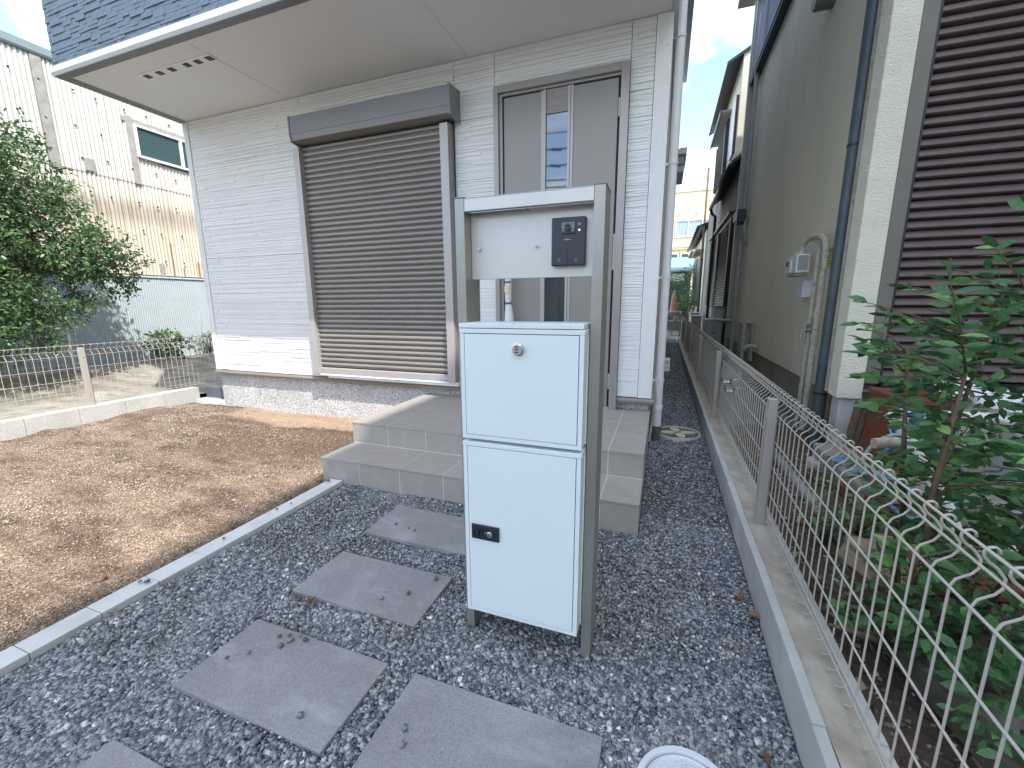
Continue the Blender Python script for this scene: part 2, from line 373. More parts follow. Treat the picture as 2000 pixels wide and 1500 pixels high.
# soil patch
xs = np.linspace(-5.66, -2.085, 190); ys = np.linspace(-1.0, 3.52, 240)
X, Y = np.meshgrid(xs, ys, indexing='ij'); Z = soil_h(X, Y)
V = np.stack([X, Y, Z], -1).reshape(-1, 3); ny = len(ys)
F = [(i*ny+j, (i+1)*ny+j, (i+1)*ny+j+1, i*ny+j+1) for i in range(len(xs)-1) for j in range(ny-1)]
me = bpy.data.meshes.new('soil'); me.from_pydata(V.tolist(), [], F)
m_soil, n, l, b = newmat('decomposed_granite_soil'); b.inputs['Roughness'].default_value = .92
gg = n.new('ShaderNodeNewGeometry'); mpn = n.new('ShaderNodeMapping'); mpn.inputs['Scale'].default_value = (1, 2.3, 1); l.new(gg.outputs['Position'], mpn.inputs['Vector'])
ns = n.new('ShaderNodeTexNoise'); ns.inputs['Scale'].default_value = 2.2; ns.inputs['Detail'].default_value = 7; ns.inputs['Roughness'].default_value = .68; l.new(mpn.outputs[0], ns.inputs['Vector'])
rp = n.new('ShaderNodeValToRGB'); e = rp.color_ramp.elements; e[0].position = .40; e[0].color = (.115, .074, .052, 1); e[1].position = .60; e[1].color = (.31, .235, .175, 1)
l.new(ns.outputs['Fac'], rp.inputs['Fac'])
vo = n.new('ShaderNodeTexVoronoi'); vo.inputs['Scale'].default_value = 190; l.new(gg.outputs['Position'], vo.inputs['Vector'])
sp = n.new('ShaderNodeSeparateColor'); l.new(vo.outputs['Color'], sp.inputs[0])
r2 = n.new('ShaderNodeValToRGB'); e = r2.color_ramp.elements; e[0].position = .1; e[0].color = (.5, .45, .42, 1); e[1].position = .95; e[1].color = (1.75, 1.7, 1.6, 1)
k = e.new(.7); k.color = (1, 1, 1, 1); l.new(sp.outputs[0], r2.inputs['Fac'])
mm = n.new('ShaderNodeMix'); mm.data_type = 'RGBA'; mm.blend_type = 'MULTIPLY'; mm.inputs['Factor'].default_value = 1
l.new(rp.outputs[0], mm.inputs['A']); l.new(r2.outputs[0], mm.inputs['B'])
# pale sand fan along the house wall and darker brown earth in front of it
sx = n.new('ShaderNodeSeparateXYZ'); l.new(gg.outputs['Position'], sx.inputs[0])
def patch(src, cx, cy, rx, ry, col, amt, edge=.35):
    d = n.new('ShaderNodeVectorMath'); d.operation = 'SUBTRACT'; l.new(gg.outputs['Position'], d.inputs[0]); d.inputs[1].default_value = (cx, cy, 0)
    s2 = n.new('ShaderNodeVectorMath'); s2.operation = 'MULTIPLY'; l.new(d.outputs[0], s2.inputs[0]); s2.inputs[1].default_value = (1/rx, 1/ry, 0)
    ln = n.new('ShaderNodeVectorMath'); ln.operation = 'LENGTH'; l.new(s2.outputs[0], ln.inputs[0])
    nn = n.new('ShaderNodeTexNoise'); nn.inputs['Scale'].default_value = 3.4; nn.inputs['Detail'].default_value = 8; l.new(gg.outputs['Position'], nn.inputs['Vector'])
    ad = n.new('ShaderNodeMath'); ad.operation = 'MULTIPLY_ADD'; l.new(nn.outputs['Fac'], ad.inputs[0]); ad.inputs[1].default_value = .9; l.new(ln.outputs['Value'], ad.inputs[2])
    mr = n.new('ShaderNodeMapRange'); mr.inputs['From Min'].default_value = 1.45; mr.inputs['From Max'].default_value = 1.45-edge; mr.inputs['To Max'].default_value = amt
    l.new(ad.outputs[0], mr.inputs['Value'])
    q = n.new('ShaderNodeMix'); q.data_type = 'RGBA'; l.new(mr.outputs[0], q.inputs['Factor']); l.new(src, q.inputs['A']); q.inputs['B'].default_value = col+(1,)
    return q.outputs['Result']
out = patch(mm.outputs['Result'], -3.3, 2.75, 1.5, .55, (.11, .066, .04), .8)
out = patch(out, -5.0, 3.2, .8, .5, (.13, .08, .05), .7)
out = patch(out, -3.6, 3.35, 1.2, .36, (.42, .30, .21), .9, .2)
l.new(out, b.inputs['Base Color'])
bp = n.new('ShaderNodeBump'); bp.inputs['Distance'].default_value = .006; l.new(sp.outputs[1], bp.inputs['Height']); l.new(bp.outputs[0], b.inputs['Normal'])
me.materials.append(m_soil); me.polygons.foreach_set('use_smooth', [True]*len(me.polygons)); struct(link('soil', me))
# grains on the soil
nG = 95000
gy = .35+3.1*rng.random(nG)**1.25; gx = -5.62+3.5*rng.random(nG)
pale = vnoise(gx*1.0, gy*2.3, 2.2, 11)
keep = (rng.random(nG) < .35+.65*pale) & ~((gx > -2.2) & (gy > 2.07)) & ~((gy > 2.95) & (gx > -4.6) & (rng.random(nG) < .8))
gx, gy = gx[keep], gy[keep]
gs = rng.uniform(.0045, .011, len(gx))
o = scatter_mesh('soil_grains', np.stack([gx, gy, soil_h(gx, gy)+gs*.22], -1), gs, m_grain, 'octa', .7, np.clip(rng.beta(2, 2, len(gx))*.8+.25*pale[keep], 0, 1))
o['kind'] = 'stuff'; tag(o, 'loose sandy grains strewn over the bare brown soil', 'grit')
cx = rng.uniform(-5.5, -2.2, 260); cy = rng.uniform(.4, 3.3, 260); cs = rng.gamma(3, .0042, 260).clip(.008, .03)
kk = ~((cx > -2.25) & (cy > 2.0)); cx, cy, cs = cx[kk], cy[kk], cs[kk]
o = scatter_mesh('soil_clods', np.stack([cx, cy, soil_h(cx, cy)+cs*.18], -1), cs, attrmat('earth_clod', [(0, (.09, .055, .038)), (.6, (.22, .16, .11)), (1, (.42, .38, .33))], .9, bump=.002), 'stone', .7, rng.random(len(cx)))
o['kind'] = 'stuff'; tag(o, 'small earth clods and pebbles on the brown soil', 'clods')
# gravel bed and gravel
o = MB().box(-2.0, .43, -1.5, 15.2, -.058, -.012).build('gravel_bed', mat('dark_gravel_bed', (.08, .092, .105), .95, .4, 60, .006, 90)); struct(o)
SLABS = [(-1.40, -.80, .672, .972), (-.695, -.09, .66, .97), (-1.412, -.81, 1.14, 1.44), (-1.43, -.83, 1.615, 1.925), (-1.373, -.775, .20, .507)]
def gravel_pts(n, x0, x1, y0, y1, pw=1.0):
    x = rng.uniform(x0, x1, n); y = y0+(y1-y0)*rng.random(n)**pw; ok = np.ones(n, bool)
    for a, b2, c, d in SLABS: ok &= ~((x > a+.004) & (x < b2-.004) & (y > c+.004) & (y < d-.004))
    ok &= ~((x > -2.17) & (x < -.055) & (y > 2.085))
    ok &= ~((x < -1.97) | (x > .405))
    for cx, cy, r in ((.125, .88, .125), (.18, 3.99, .20)): ok &= (x-cx)**2+(y-cy)**2 > r*r
    ok &= ~((x > -.64) & (x < -.595) & (y > 1.22) & (y < 1.35)); ok &= ~((x > -.205) & (x < -.165) & (y > 1.22) & (y < 1.35))
    return x[ok], y[ok]
def gravel(name, parts, proto, k_, label, lo=.0058, hi=.0165):
    x = np.concatenate([p[0] for p in parts]); y = np.concatenate([p[1] for p in parts]); nn_ = len(x)
    s_ = (rng.gamma(8, .00128, nn_)*k_).clip(lo, hi*k_)*(1+.09*np.clip(y-1.6, 0, 9))
    edge = np.ones(nn_)
    for a, b2, c, d in SLABS:
        near = (x > a-.014) & (x < b2+.014) & (y > c-.014) & (y < d+.014); edge[near] = .6
    z = (-.010+(vnoise(x, y, 7, 21)-.5)*.018+(vnoise(x, y, 2.2, 22)-.5)*.012+rng.uniform(-.006, .008, nn_))*1.0
    z = np.maximum(z, -.011); z = np.where(edge < 1, np.minimum(z, .002), z); s_ = s_*edge
    rv = np.clip(rng.beta(1.6, 2.5, nn_)*.98, 0, 1); wh = rng.random(nn_); rv = np.where(wh > .982, rng.uniform(.93, 1, nn_), rv)
    o = scatter_mesh(name, np.stack([x, y, z], -1), s_, m_gravel, proto, .62, rv); o['kind'] = 'stuff'; tag(o, label, 'gravel')
gravel('gravel', [gravel_pts(88000, -1.99, .41, .40, 1.32, .95), gravel_pts(7500, -1.99, -1.2, .22, .42, 1)], 'stone', 1.0, 'crushed blue-grey gravel around the pavers nearest the camera')
gravel('gravel', [gravel_pts(66000, -1.99, .41, 1.30, 2.3, 1.0), gravel_pts(17000, -.06, .41, 2.1, 5.5, 1.15), gravel_pts(13000, -.03, .41, 5.2, 14.5, 1.3)], 'octa', 1.12, 'crushed blue-grey gravel by the steps and along the side passage')

# paver slabs, each a thing
labs = ['square grey concrete paver just left of the mailbox stand, with pebbles on its far corner',
        'grey concrete paver nearest the camera in front of the mailbox stand',
        'grey concrete paver in the middle of the stepping path, second from the steps',
        'grey concrete paver closest to the tiled steps, partly behind the mailbox',
        'grey concrete paver cut off by the bottom left edge of the picture']
labs[0] = 'grey concrete paver left of the nearest one, sprinkled with a few pebbles'
for i, (a, b2, c, d) in enumerate(SLABS):
    o = box('paver_slab', m_slab, a, b2, c, d, -.045, .008+.002*(i % 2), bev=.003)
    tag(o, labs[i], 'paving slab', 'stepping stones set in the gravel')
# a few loose pebbles lying on slabs and kerb
pb = [(-1.24, .93), (-1.21, .945), (-1.19, .93), (-1.17, .955), (-1.14, .95), (-1.20, .90), (-1.10, .97), (-1.33, .80), (-1.28, .84), (-.93, 1.28), (-1.31, 1.73), (-1.22, 1.72), (-1.18, 1.71), (-.62, .80), (-.60, .76), (-1.02, 1.22), (-.87, 1.40), (-.93, .73), (-2.04, 1.30), (-2.05, 1.62), (-2.03, 1.70), (-2.05, .94), (-2.02, .95), (-2.06, 2.03), (-2.08, 2.035), (-2.1, 2.03), (.16, .93)]
P = np.array([(a, b2, .016 if a > -2 else .030) for a, b2 in pb]); P[-1, 2] = .035
o = scatter_mesh('loose_pebbles', P, np.random.default_rng(2).uniform(.008, .02, len(P)), m_gravel, 'stone', .55, np.random.default_rng(3).uniform(.1, .45, len(P)), tilt=.2)
o['kind'] = 'stuff'; tag(o, 'stray dark pebbles lying on the pavers and edging', 'pebbles')

# pale edging between soil and gravel
ed = thing('concrete_edging', 'pale concrete edging strip dividing brown soil from grey gravel', 'edging', (-2.03, 1, 0))
y0 = -.62
while y0 < 2.0:
    y1 = min(y0+.2, 2.085); box('edging_block', m_kerb, -2.092, -1.99, y0+.0012, y1-.0012, -.06, .018+random.uniform(-.001, .0015), ed, bev=.0025); y0 = y1 if y1 < 2.07 else 9

# lot beyond the left fence
xs = np.linspace(-9.75, -5.86, 60); ys = np.linspace(-2, 16, 160); X, Y = np.meshgrid(xs, ys, indexing='ij')
Zl = .02+.13*np.clip((-8.3-X)/.6, 0, 1)+(vnoise(X, Y, 1.2, 9)-.5)*.05
V = np.stack([X, Y, Zl], -1).reshape(-1, 3); ny = len(ys)
F = [(i*ny+j, (i+1)*ny+j, (i+1)*ny+j+1, i*ny+j+1) for i in range(len(xs)-1) for j in range(ny-1)]
me = bpy.data.meshes.new('vacant_lot_ground'); me.from_pydata(V.tolist(), [], F)
me.materials.append(mat('worn_concrete_yard', (.27, .25, .205), .95, .45, 2.6, .006, 40, dirt=(.09, .08, .06), dscale=1.1, damt=.85, stretch=(1, 1.8, 1)))
me.polygons.foreach_set('use_smooth', [True]*len(me.polygons)); struct(link('yard_ground', me))
struct(box('side_path', mat('concrete_side_path', (.34, .34, .33), .9, .15, 6, .001, 80), -5.662, -5.11, 3.581, 12, -.058, .002))
# neighbour soil on the right
xs = np.linspace(.545, 8, 150); ys = np.linspace(-1.5, 4.4, 130); X, Y = np.meshgrid(xs, ys, indexing='ij'); Zr = .02+(vnoise(X, Y, 2.1, 31)-.5)*.07+(vnoise(X, Y, 11, 32)-.5)*.02
V = np.stack([X, Y, Zr], -1).reshape(-1, 3); ny = len(ys)
F = [(i*ny+j, (i+1)*ny+j, (i+1)*ny+j+1, i*ny+j+1) for i in range(len(xs)-1) for j in range(ny-1)]
me = bpy.data.meshes.new('garden_soil'); me.from_pydata(V.tolist(), [], F)
me.materials.append(mat('dark_garden_soil', (.075, .052, .036), .95, .45, 22, .008, 90, dirt=(.16, .13, .10), dscale=30, damt=.5))
me.polygons.foreach_set('use_smooth', [True]*len(me.polygons)); struct(link('garden_soil', me))
nR = 5200; gx = rng.uniform(.56, 1.7, nR); gy = .5+3.2*rng.random(nR)
gz = .02+(vnoise(gx, gy, 2.1, 31)-.5)*.07+(vnoise(gx, gy, 11, 32)-.5)*.02
big = rng.random(nR) < .05; gs = np.where(big, rng.uniform(.018, .04, nR), rng.uniform(.004, .014, nR))
o = scatter_mesh('garden_litter', np.stack([gx, gy, gz+gs*.15], -1), gs, attrmat('litter_bits', [(0, (.05, .035, .025)), (.5, (.16, .12, .08)), (.8, (.33, .29, .23)), (1, (.6, .57, .5))], .85, bump=0), 'stone', .5, rng.random(nR)*np.where(rng.random(nR) > .3, .75, 1))
o['kind'] = 'stuff'; tag(o, 'small stones and dry bits scattered on the dark garden soil', 'litter')

# ================================================================== MAIN HOUSE
house = thing('house', 'new two-storey house with white ribbed siding below a blue-grey overhanging upper floor', 'house', (-2.5, 3.5, 0))
def strips(name, mt, x0, x1, z0, z1, yface, rows, seg, depth, parent, base_back=.03, seed=1, gap=0.):
    """a siding board: many thin split-stone strips of uneven depth, facing -y"""
    r = random.Random(seed); mb = MB(); z = z0
    while z < z1-.002:
        h = min(r.choice(rows), z1-z); x = x0; off = r.uniform(0, seg[0])
        while x < x1-.001:
            w = r.uniform(*seg) if x > x0 else off+.03
            xe = min(x+w, x1)
            if x1-xe < .02: xe = x1
            d = r.choice(depth)*r.uniform(.7, 1.1); y = yface-d
            i = len(mb.v); yb = yface+base_back
            gz = max(gap, .0012)
            mb.v += [(x+gap, y, z+gz), (xe-gap, y, z+gz), (xe-gap, y+.0008, z+h-gz*.3), (x+gap, y+.0008, z+h-gz*.3), (x, yb, z), (xe, yb, z), (xe, yb, z+h), (x, yb, z+h)]
            mb.f += [(i, i+1, i+2, i+3), (i, i+4, i+5, i+1), (i+3, i+2, i+6, i+7), (i, i+3, i+7, i+4), (i+1, i+5, i+6, i+2)]
            x = xe
        z += h
    return mb.build(name, mt, parent)
RW, SG, DP = (.009, .012, .015, .021), (.2, .9), (0, .002, .004, .0062)
panels = [(-4.985, -3.452, .437, 1.72), (-4.985, -3.452, 1.722, 2.70), (-4.985, -3.42, 2.702, 3.152), (-3.418, -1.759, 2.902, 3.152), (-3.45, -1.78, .437, .468),
          (-1.757, -1.392, .437, 1.72), (-1.757, -1.392, 1.722, 2.70), (-1.757, -1.392, 2.702, 3.152), (-1.39, -.333, 2.897, 3.152), (-.331, -.168, .437, 1.72), (-.331, -.168, 1.722, 2.70), (-.331, -.168, 2.702, 3.152)]
for i, (a, b2, c, d) in enumerate(panels): strips('siding_board', m_siding, a+.001, b2-.001, c, d, 3.446, RW, SG, DP, house, seed=10+i)
# ribbed corner boards
def cornerboard(x0, x1):
    mb = MB(); x = x0; r = random.Random(5)
    mb.box(x0, x1, 3.437, 3.48, .437, 3.152)
    while x < x1-.004:
        w = min(r.uniform(.009, .016), x1-x)
        z = .4375
        while z < 3.151:
            h = min(r.uniform(.15, .6), 3.151-z); d = r.choice((.001, .003, .005)); mb.box(x+.0006, x+w-.0006, 3.4365-d, 3.438, z, z+h-.0008); z += h
        x += w
    return mb.build('corner_board', m_siding, house)
cornerboard(-5.062, -4.988); cornerboard(-.165, -.058)
# core walls
m_side = mat('grey_side_siding', (.76, .75, .73), .7, .2, 14, .004, 40, stretch=(1, 1, 6))
mb = MB()
for a, b2, c, d in ((-5.04, -3.45, .43, 3.15), (-3.45, -1.78, .43, .5), (-3.45, -1.78, 2.75, 3.15), (-1.78, -1.36, .43, 3.15), (-1.36, -.36, 2.87, 3.15), (-.36, -.075, .43, 3.15)): mb.box(a, b2, 3.478, 3.60, c, d)
mb.build('wall_core', m_siding, house)
box('side_wall', m_side, -.10, -.062, 3.482, 11, .43, 3.15, house)
box('side_wall', m_siding, -5.06, -5.02, 3.482, 11, .43, 3.15, house)
box('interior_blank', m_black, -3.6, -.2, 3.62, 3.66, .3, 3.1, house)
# foundation and drip trim
MB().box(-5.10, -1.9, 3.50, 3.60, -.1, .385).box(-1.9, -1.37, 3.50, 3.60, -.1, .385).box(-.345, -.08, 3.50, 3.6, -.1, .385).box(-5.10, -5.0, 3.602, 11, -.1, .385).box(-.16, -.08, 3.602, 11, -.1, .385).build('foundation', m_found, house)
def drip(a, b2):
    MB().prism([(3.425, .400), (3.425, .412), (3.438, .430), (3.49, .430), (3.49, .39), (3.43, .388)], 'x', a, b2).build('drip_trim', m_drip, house)
drip(-5.085, -1.392); drip(-.331, -.035)
box('drip_trim', m_drip, -.064, -.035, 3.491, 11, .388, .43, house)
# ---- upper floor with deep overhang
box('soffit', m_soffit, -4.995, -.07, 2.492, 3.476, 3.156, 3.20, house)
MB().box(-3.532, -3.529, 2.50, 3.43, 3.1535, 3.157).box(-1.62, -1.617, 2.50, 3.43, 3.1535, 3.157).build('soffit_joint', m_grout, house)
MB().prism([(2.412, 3.172), (2.412, 3.215), (2.44, 3.22), (2.49, 3.22), (2.49, 3.150), (2.425, 3.150)], 'x', -5.105, -.03).build('edge_trim', m_trim, house)
MB().prism([(-5.105, 3.172), (-5.105, 3.215), (-5.09, 3.22), (-4.997, 3.22), (-4.997, 3.150), (-5.09, 3.150)], 'y', 2.4925, 11).build('edge_trim', m_trim, house)
MB().box(-.066, -.03, 2.4925, 11, 3.15, 3.215).build('edge_trim', m_trim, house)
zz = 3.222; k = 0
while zz < 4.5:
    z2 = min(zz+.455, 4.6)
    strips('blue_siding_board', m_blue, -5.085, -2.9, zz+.001, z2-.001, 2.437, (.024, .03, .034), (.05, .19), (.001, .003, .0055, .007), house, seed=40+k, gap=.0016)
    strips('blue_siding_board', m_blue, -2.897, -.06, zz+.001, z2-.001, 2.437, (.03, .036), (.12, .3), (.001, .005, .009), house, seed=60+k, gap=.0016)
    zz = z2; k += 1
box('upper_wall', m_blue, -5.083, -.062, 2.442, 11, 3.225, 6.1, house)
box('roof_slab', m_trim, -5.35, .16, 2.15, 11.2, 6.101, 6.22, house)
m_edge_shade = mat('trim_underside_shade', (.17, .18, .18), .5, .05, 4)  # shade on the trim's downward face, put in as dark colour
box('soffit_edge_shade', m_edge_shade, -5.09, -.066, 2.428, 2.4915, 3.1455, 3.1497, house); box('soffit_edge_shade', m_edge_shade, -5.09, -4.996, 2.492, 11, 3.1455, 3.1497, house)
# soffit vent with six dark slots
vent = box('soffit_vent', m_white, -4.41, -3.52, 2.665, 2.755, 3.148, 3.158, house, bev=.002)
for x0 in (-4.335, -4.175, -4.02, -3.83, -3.70, -3.585+.02): box('slot', m_black, x0-.032, x0+.032, 2.685, 2.735, 3.1455, 3.1476, vent)
# ---- shuttered window
sh = link('window_shutter', None, house, loc=(-2.6, 3.4, 0))
MB().prism([(3.26, 2.745), (3.26, 2.902), (3.437, 2.918), (3.437, 2.70), (3.34, 2.693), (3.272, 2.70)], 'x', -3.368, -1.717).build('shutter_box', m_shutbox, sh, bev=.003)
MB().prism([(3.255, 2.74), (3.255, 2.907), (3.4375, 2.924), (3.4375, 2.68), (3.36, 2.672), (3.268, 2.69)], 'x', -3.384, -3.3685).build('box_end_cap', m_shutbox, sh)
MB().prism([(3.255, 2.74), (3.255, 2.907), (3.4375, 2.924), (3.4375, 2.68), (3.36, 2.672), (3.268, 2.69)], 'x', -1.7165, -1.70).build('box_end_cap', m_shutbox, sh)
box('box_seam', m_black, -3.36, -1.725, 3.2592, 3.262, 2.751, 2.7535, sh)
for a, b2 in ((-3.452, -3.385), (-1.855, -1.778)): box('guide_rail', m_guide, a, b2, 3.352, 3.4375, .478, 2.672, sh, bev=.002)
box('guide_side', m_shutbox, -1.7775, -1.766, 3.375, 3.4375, .478, 2.672, sh)
sp_ = .0497; nsl = 43
prof = [(3.412, 0), (3.4085, .003), (3.4065, .007), (3.401, .0075), (3.3985, .0095), (3.4065, .0115), (3.4075, .0135), (3.3985, .016), (3.3955, .021), (3.3945, .030), (3.3965, .039), (3.4015, .0455), (3.412, .0495), (3.418, .0495), (3.418, 0)]
sm = MB().prism(prof, 'x', -3.384, -1.856).mesh('shutter_slat', m_shut)
for i in range(nsl): link('shutter_slat', sm, sh, loc=(0, 0, .552+i*sp_))
MB().prism([(3.392, .482), (3.385, .50), (3.385, .538), (3.400, .545), (3.418, .545), (3.418, .482)], 'x', -3.384, -1.856).build('bottom_bar', m_guide, sh, bev=.0015)
MB().box(-3.452, -1.766, 3.368, 3.4375, .464, .4775).build('window_sill', m_white, sh, bev=.002)
box('window_sill', m_white, -3.30, -1.766, 3.385, 3.4375, .438, .4635, sh)
# ---- entrance door
dr = link('entrance_door', None, house, loc=(-.85, 3.43, .33))
for a, b2, c, d in ((-1.389, -1.349, .326, 2.892), (-.392, -.333, .326, 2.892), (-1.3485, -.3925, 2.838, 2.892)): box('door_frame', m_doorframe, a, b2, 3.405, 3.478, c, d, dr, bev=.002)
box('door_frame', m_doorframe, -1.348, -1.322, 3.430, 3.478, .326, 2.837, dr, bev=.0015)
box('door_frame', m_doorframe, -1.3215, -.393, 3.430, 3.478, 2.818, 2.837, dr, bev=.0015)
box('door_gap', m_black, -1.345, -.393, 3.465, 3.482, .33, 2.836, dr)
box('door_leaf', m_door, -1.309, -.996, 3.438, 3.464, .345, 2.806, dr, bev=.001)
box('door_leaf', m_door, -.741, -.412, 3.438, 3.464, .345, 2.806, dr, bev=.001)
for a, b2 in ((-.9955, -.972), (-.9715, -.958), (-.784, -.765), (-.7645, -.7415)): box('mullion', m_guide, a, b2, 3.426 if b2 in (-.958, -.765) else 3.433, 3.464, .345, 2.812, dr, bev=.0015)
box('transom_panel', m_doorwood, -.957, -.785, 3.437, 3.464, 2.642, 2.812, dr)
box('door_pane', m_glass, -.957, -.785, 3.446, 3.452, .50, 2.638, dr)
box('transom_panel', m_doorwood, -.957, -.785, 3.437, 3.464, .345, .497, dr)
for c, d in ((2.54, 2.665), (1.45, 1.72), (.50, .625)):
    cyl('hinge', m_guide, (-.399, 3.424, c), (-.399, 3.424, d), .0095, dr, 12)
box('door_sill', m_guide, -1.345, -.395, 3.41, 3.48, .326, .3425, dr)
# handle wrapped in white foam
hb = MB().tube([(-1.252, 3.36, .82), (-1.252, 3.36, 1.60)], .014, 12).build('door_handle', m_guide, dr)
pts = [(-1.247, 3.352, .80), (-1.244, 3.352, .90), (-1.243, 3.352, 1.0), (-1.245, 3.352, 1.10), (-1.250, 3.354, 1.17), (-1.254, 3.357, 1.195), (-1.254, 3.357, 1.205), (-1.253, 3.357, 1.23), (-1.253, 3.357, 1.36), (-1.253, 3.357, 1.5)]
w = MB().tube(pts, [.030, .040, .042, .038, .029, .024, .024, .028, .029, .029], 16).build('handle_wrap', m_wrap, dr); autosmooth(w, 60)
for zc in (1.199, 1.372): cyl('tape_band', m_green, (-1.2535, 3.357, zc-.008), (-1.2535, 3.357, zc+.008), .0295, dr, 16)
MB().box(-1.276, -1.236, 3.3215, 3.3235, 1.285, 1.345).build('sticker', m_yel, dr)
# ---- downpipe at the right corner
dp = MB().tube([(-.006, 3.75, .31), (-.006, 3.75, 6.1)], .034, 24).build('downpipe', m_pvc, house); autosmooth(dp)
for zc in (3.147, 2.27, 1.405, .54):
    q = MB().tube([(-.006, 3.75, zc-.010), (-.006, 3.75, zc+.010)], .0395, 20).build('pipe_clamp', m_white, dp); autosmooth(q)
    MB().box(-.062, -.036, 3.735, 3.765, zc-.012, zc+.006).build('clamp_arm', m_white, dp)
q = MB().tube([(-.006, 3.75, .28), (-.006, 3.75, .315), (-.006, 3.75, .32)], [.040, .040, .037], 24).build('pipe_socket', m_pvc, dp); autosmooth(q)
q = MB().tube([(-.006, 3.75, -.03), (-.006, 3.75, .07), (-.006, 3.75, .075), (-.006, 3.75, .13)], [.034, .034, .040, .040], 24).build('pipe_foot', m_pvcgrey, dp); autosmooth(q)
q = MB().tube([(-.006, 3.75, .12), (-.006, 3.75, .29)], .036, 24).build('lower_pipe', m_pvc, dp); autosmooth(q)
MB().tube([(-.035, 3.62, .39), (-.045, 3.66, .2), (-.06, 3.68, 0)], .010, 10).build('drain_hose', m_cream, dp)

# ---- yellow and white paper tag hanging in the side passage
t = thing('hanging_tag', 'small white and yellow paper tag hanging behind the white downpipe', 'tag', (.05, 4.6, .55))
box('paper', m_white, .035, .085, 4.60, 4.603, .49, .63, t)
box('printed_patch', mat('yellow_print', (.62, .55, .12), .6, .3, 90), .041, .079, 4.5975, 4.5995, .505, .545, t)
box('printed_patch', mat('grey_print', (.42, .42, .40), .6, .3, 160), .041, .079, 4.5975, 4.5995, .56, .605, t)

# ================================================================== ENTRANCE STEPS
st = thing('entrance_steps', 'two tiled beige-grey entrance steps in front of the door', 'steps', (-1.1, 2.8, 0))
TH = .008
MB().box(-2.163+.0014, -.062-.0014, 2.09+.0014, 2.60, -.06, .1646).box(-2.173+.0014, -.062-.0014, 2.423+.0014, 3.499, -.06, .3236).build('step_core', m_grout, st)
lx = [-2.163, -1.85, -1.534, -1.217, -.90, -.583, -.266, -.062]
ux = [-2.173, -1.857, -1.538, -1.217, -.90, -.583, -.268, -.062]
g = .0022
for i in range(7):
    box('riser_tile', m_tile, lx[i]+g*(i > 0), lx[i+1]-g*(i < 6), 2.09, 2.09+TH, -.05, .1525, st, bev=.0008)
    box('tread_tile', m_tile, lx[i]+g*(i > 0), lx[i+1]-g*(i < 6), 2.086, 2.419, .1545, .166, st, bev=.0012)
    box('riser_tile', m_tile, ux[i]+g*(i > 0), ux[i+1]-g*(i < 6), 2.423, 2.423+TH, .168, .3115, st, bev=.0008)
    for a, b2 in ((2.419, 2.766), (2.766, 3.083), (3.083, 3.400), (3.400, 3.499)):
        box('tread_tile', m_tile, ux[i]+g*(i > 0), ux[i+1]-g*(i < 6), a+g*(a > 2.42), b2-g*(b2 < 3.49), .3135, .325, st, bev=.0012)
for xx in (-2.163, -.070):
    box('side_tile', m_tile, xx, xx+TH, 2.0985, 2.419, -.05, .1525, st)
for xx, c in ((-2.173, .1), (-.070, -.05)):
    for a, b2 in ((2.4315, 2.766), (2.766, 3.083), (3.083, 3.499)): box('side_tile', m_tile, xx, xx+TH, a+g, b2-g, -.05, .3115, st)

# ================================================================== MAILBOX STAND
un = thing('mailbox_stand', 'aluminium post frame carrying an intercom panel over two pale mint mailboxes', 'mailbox', (-.4, 1.28, 0))
for a, b2, sx_ in ((-.6335, -.602, 0), (-.2015, -.170, 1)):
    p = MB().box(a, b2, 1.225, 1.335, -.06, 1.512).build('post', m_alupost if True else m_alu, un, bev=.0012)
    c = box('post_cap', m_shutbox, a-.001, b2+.001, 1.224, 1.336, 1.5125, 1.516, p, bev=.0006)
box('beam', m_alu, -.6012, -.2023, 1.226, 1.334, 1.4725, 1.5085, un, bev=.001)
box('beam_cap', m_guide, -.6012, -.2023, 1.2262, 1.3338, 1.509, 1.5115, un)
box('panel_lamp', m_glass, -.585, -.40, 1.235, 1.262, 1.4685, 1.4722, un)
box('beam_underside', m_guide, -.399, -.2035, 1.235, 1.262, 1.4685, 1.4722, un)
pn = box('intercom_panel', m_alu, -.6012, -.2023, 1.273, 1.288, 1.271, 1.472, un, bev=.0008)
for xx in (-.5705, -.3812):
    q = MB().tube([(xx, 1.2728, 1.3645), (xx, 1.2640, 1.3645)], .0034, 10).build('screw', m_chrome, pn)
    q = MB().tube([(xx, 1.2638, 1.3645), (xx, 1.2600, 1.3645)], [.0045, .0036], 10).build('screw', m_chrome, pn)
# intercom
ic = MB().box(-.3285, -.2275, 1.2495, 1.2722, 1.302, 1.4385).build('intercom', m_icom, un, bev=.003)
box('camera_window', m_lens, -.2985, -.2575, 1.2472, 1.2494, 1.3915, 1.4245, ic, bev=.002)
q = MB().lathe([(0, -.0062), (.0035, -.0062), (.0042, -.0045), (.0075, -.005), (.0082, -.0018), (.0112, -.0012), (.0112, 0)], (-.2785, 1.2471, 1.4085), 28, 'y').build('camera_lens', mat('lens_ring', (.03, .035, .04), .2, .1), ic); autosmooth(q)
for xx in (-.2915, -.2645):
    for zc in (1.4005, 1.4085): box('infrared_light', m_print, xx-.001, xx+.001, 1.2464, 1.2471, zc-.002, zc+.002, ic)
cyl('motion_sensor', m_lens, (-.2455, 1.2494, 1.4165), (-.2455, 1.2484, 1.4165), .0052, ic, 20)
cyl('status_light', m_led, (-.2455, 1.2494, 1.4005), (-.2455, 1.2484, 1.4005), .0021, ic, 12)
box('slot', m_black, -.3145, -.3125, 1.2488, 1.2494, 1.404, 1.411, ic)
box('slot', m_black, -.2805, -.2785, 1.2488, 1.2494, 1.346, 1.353, ic)
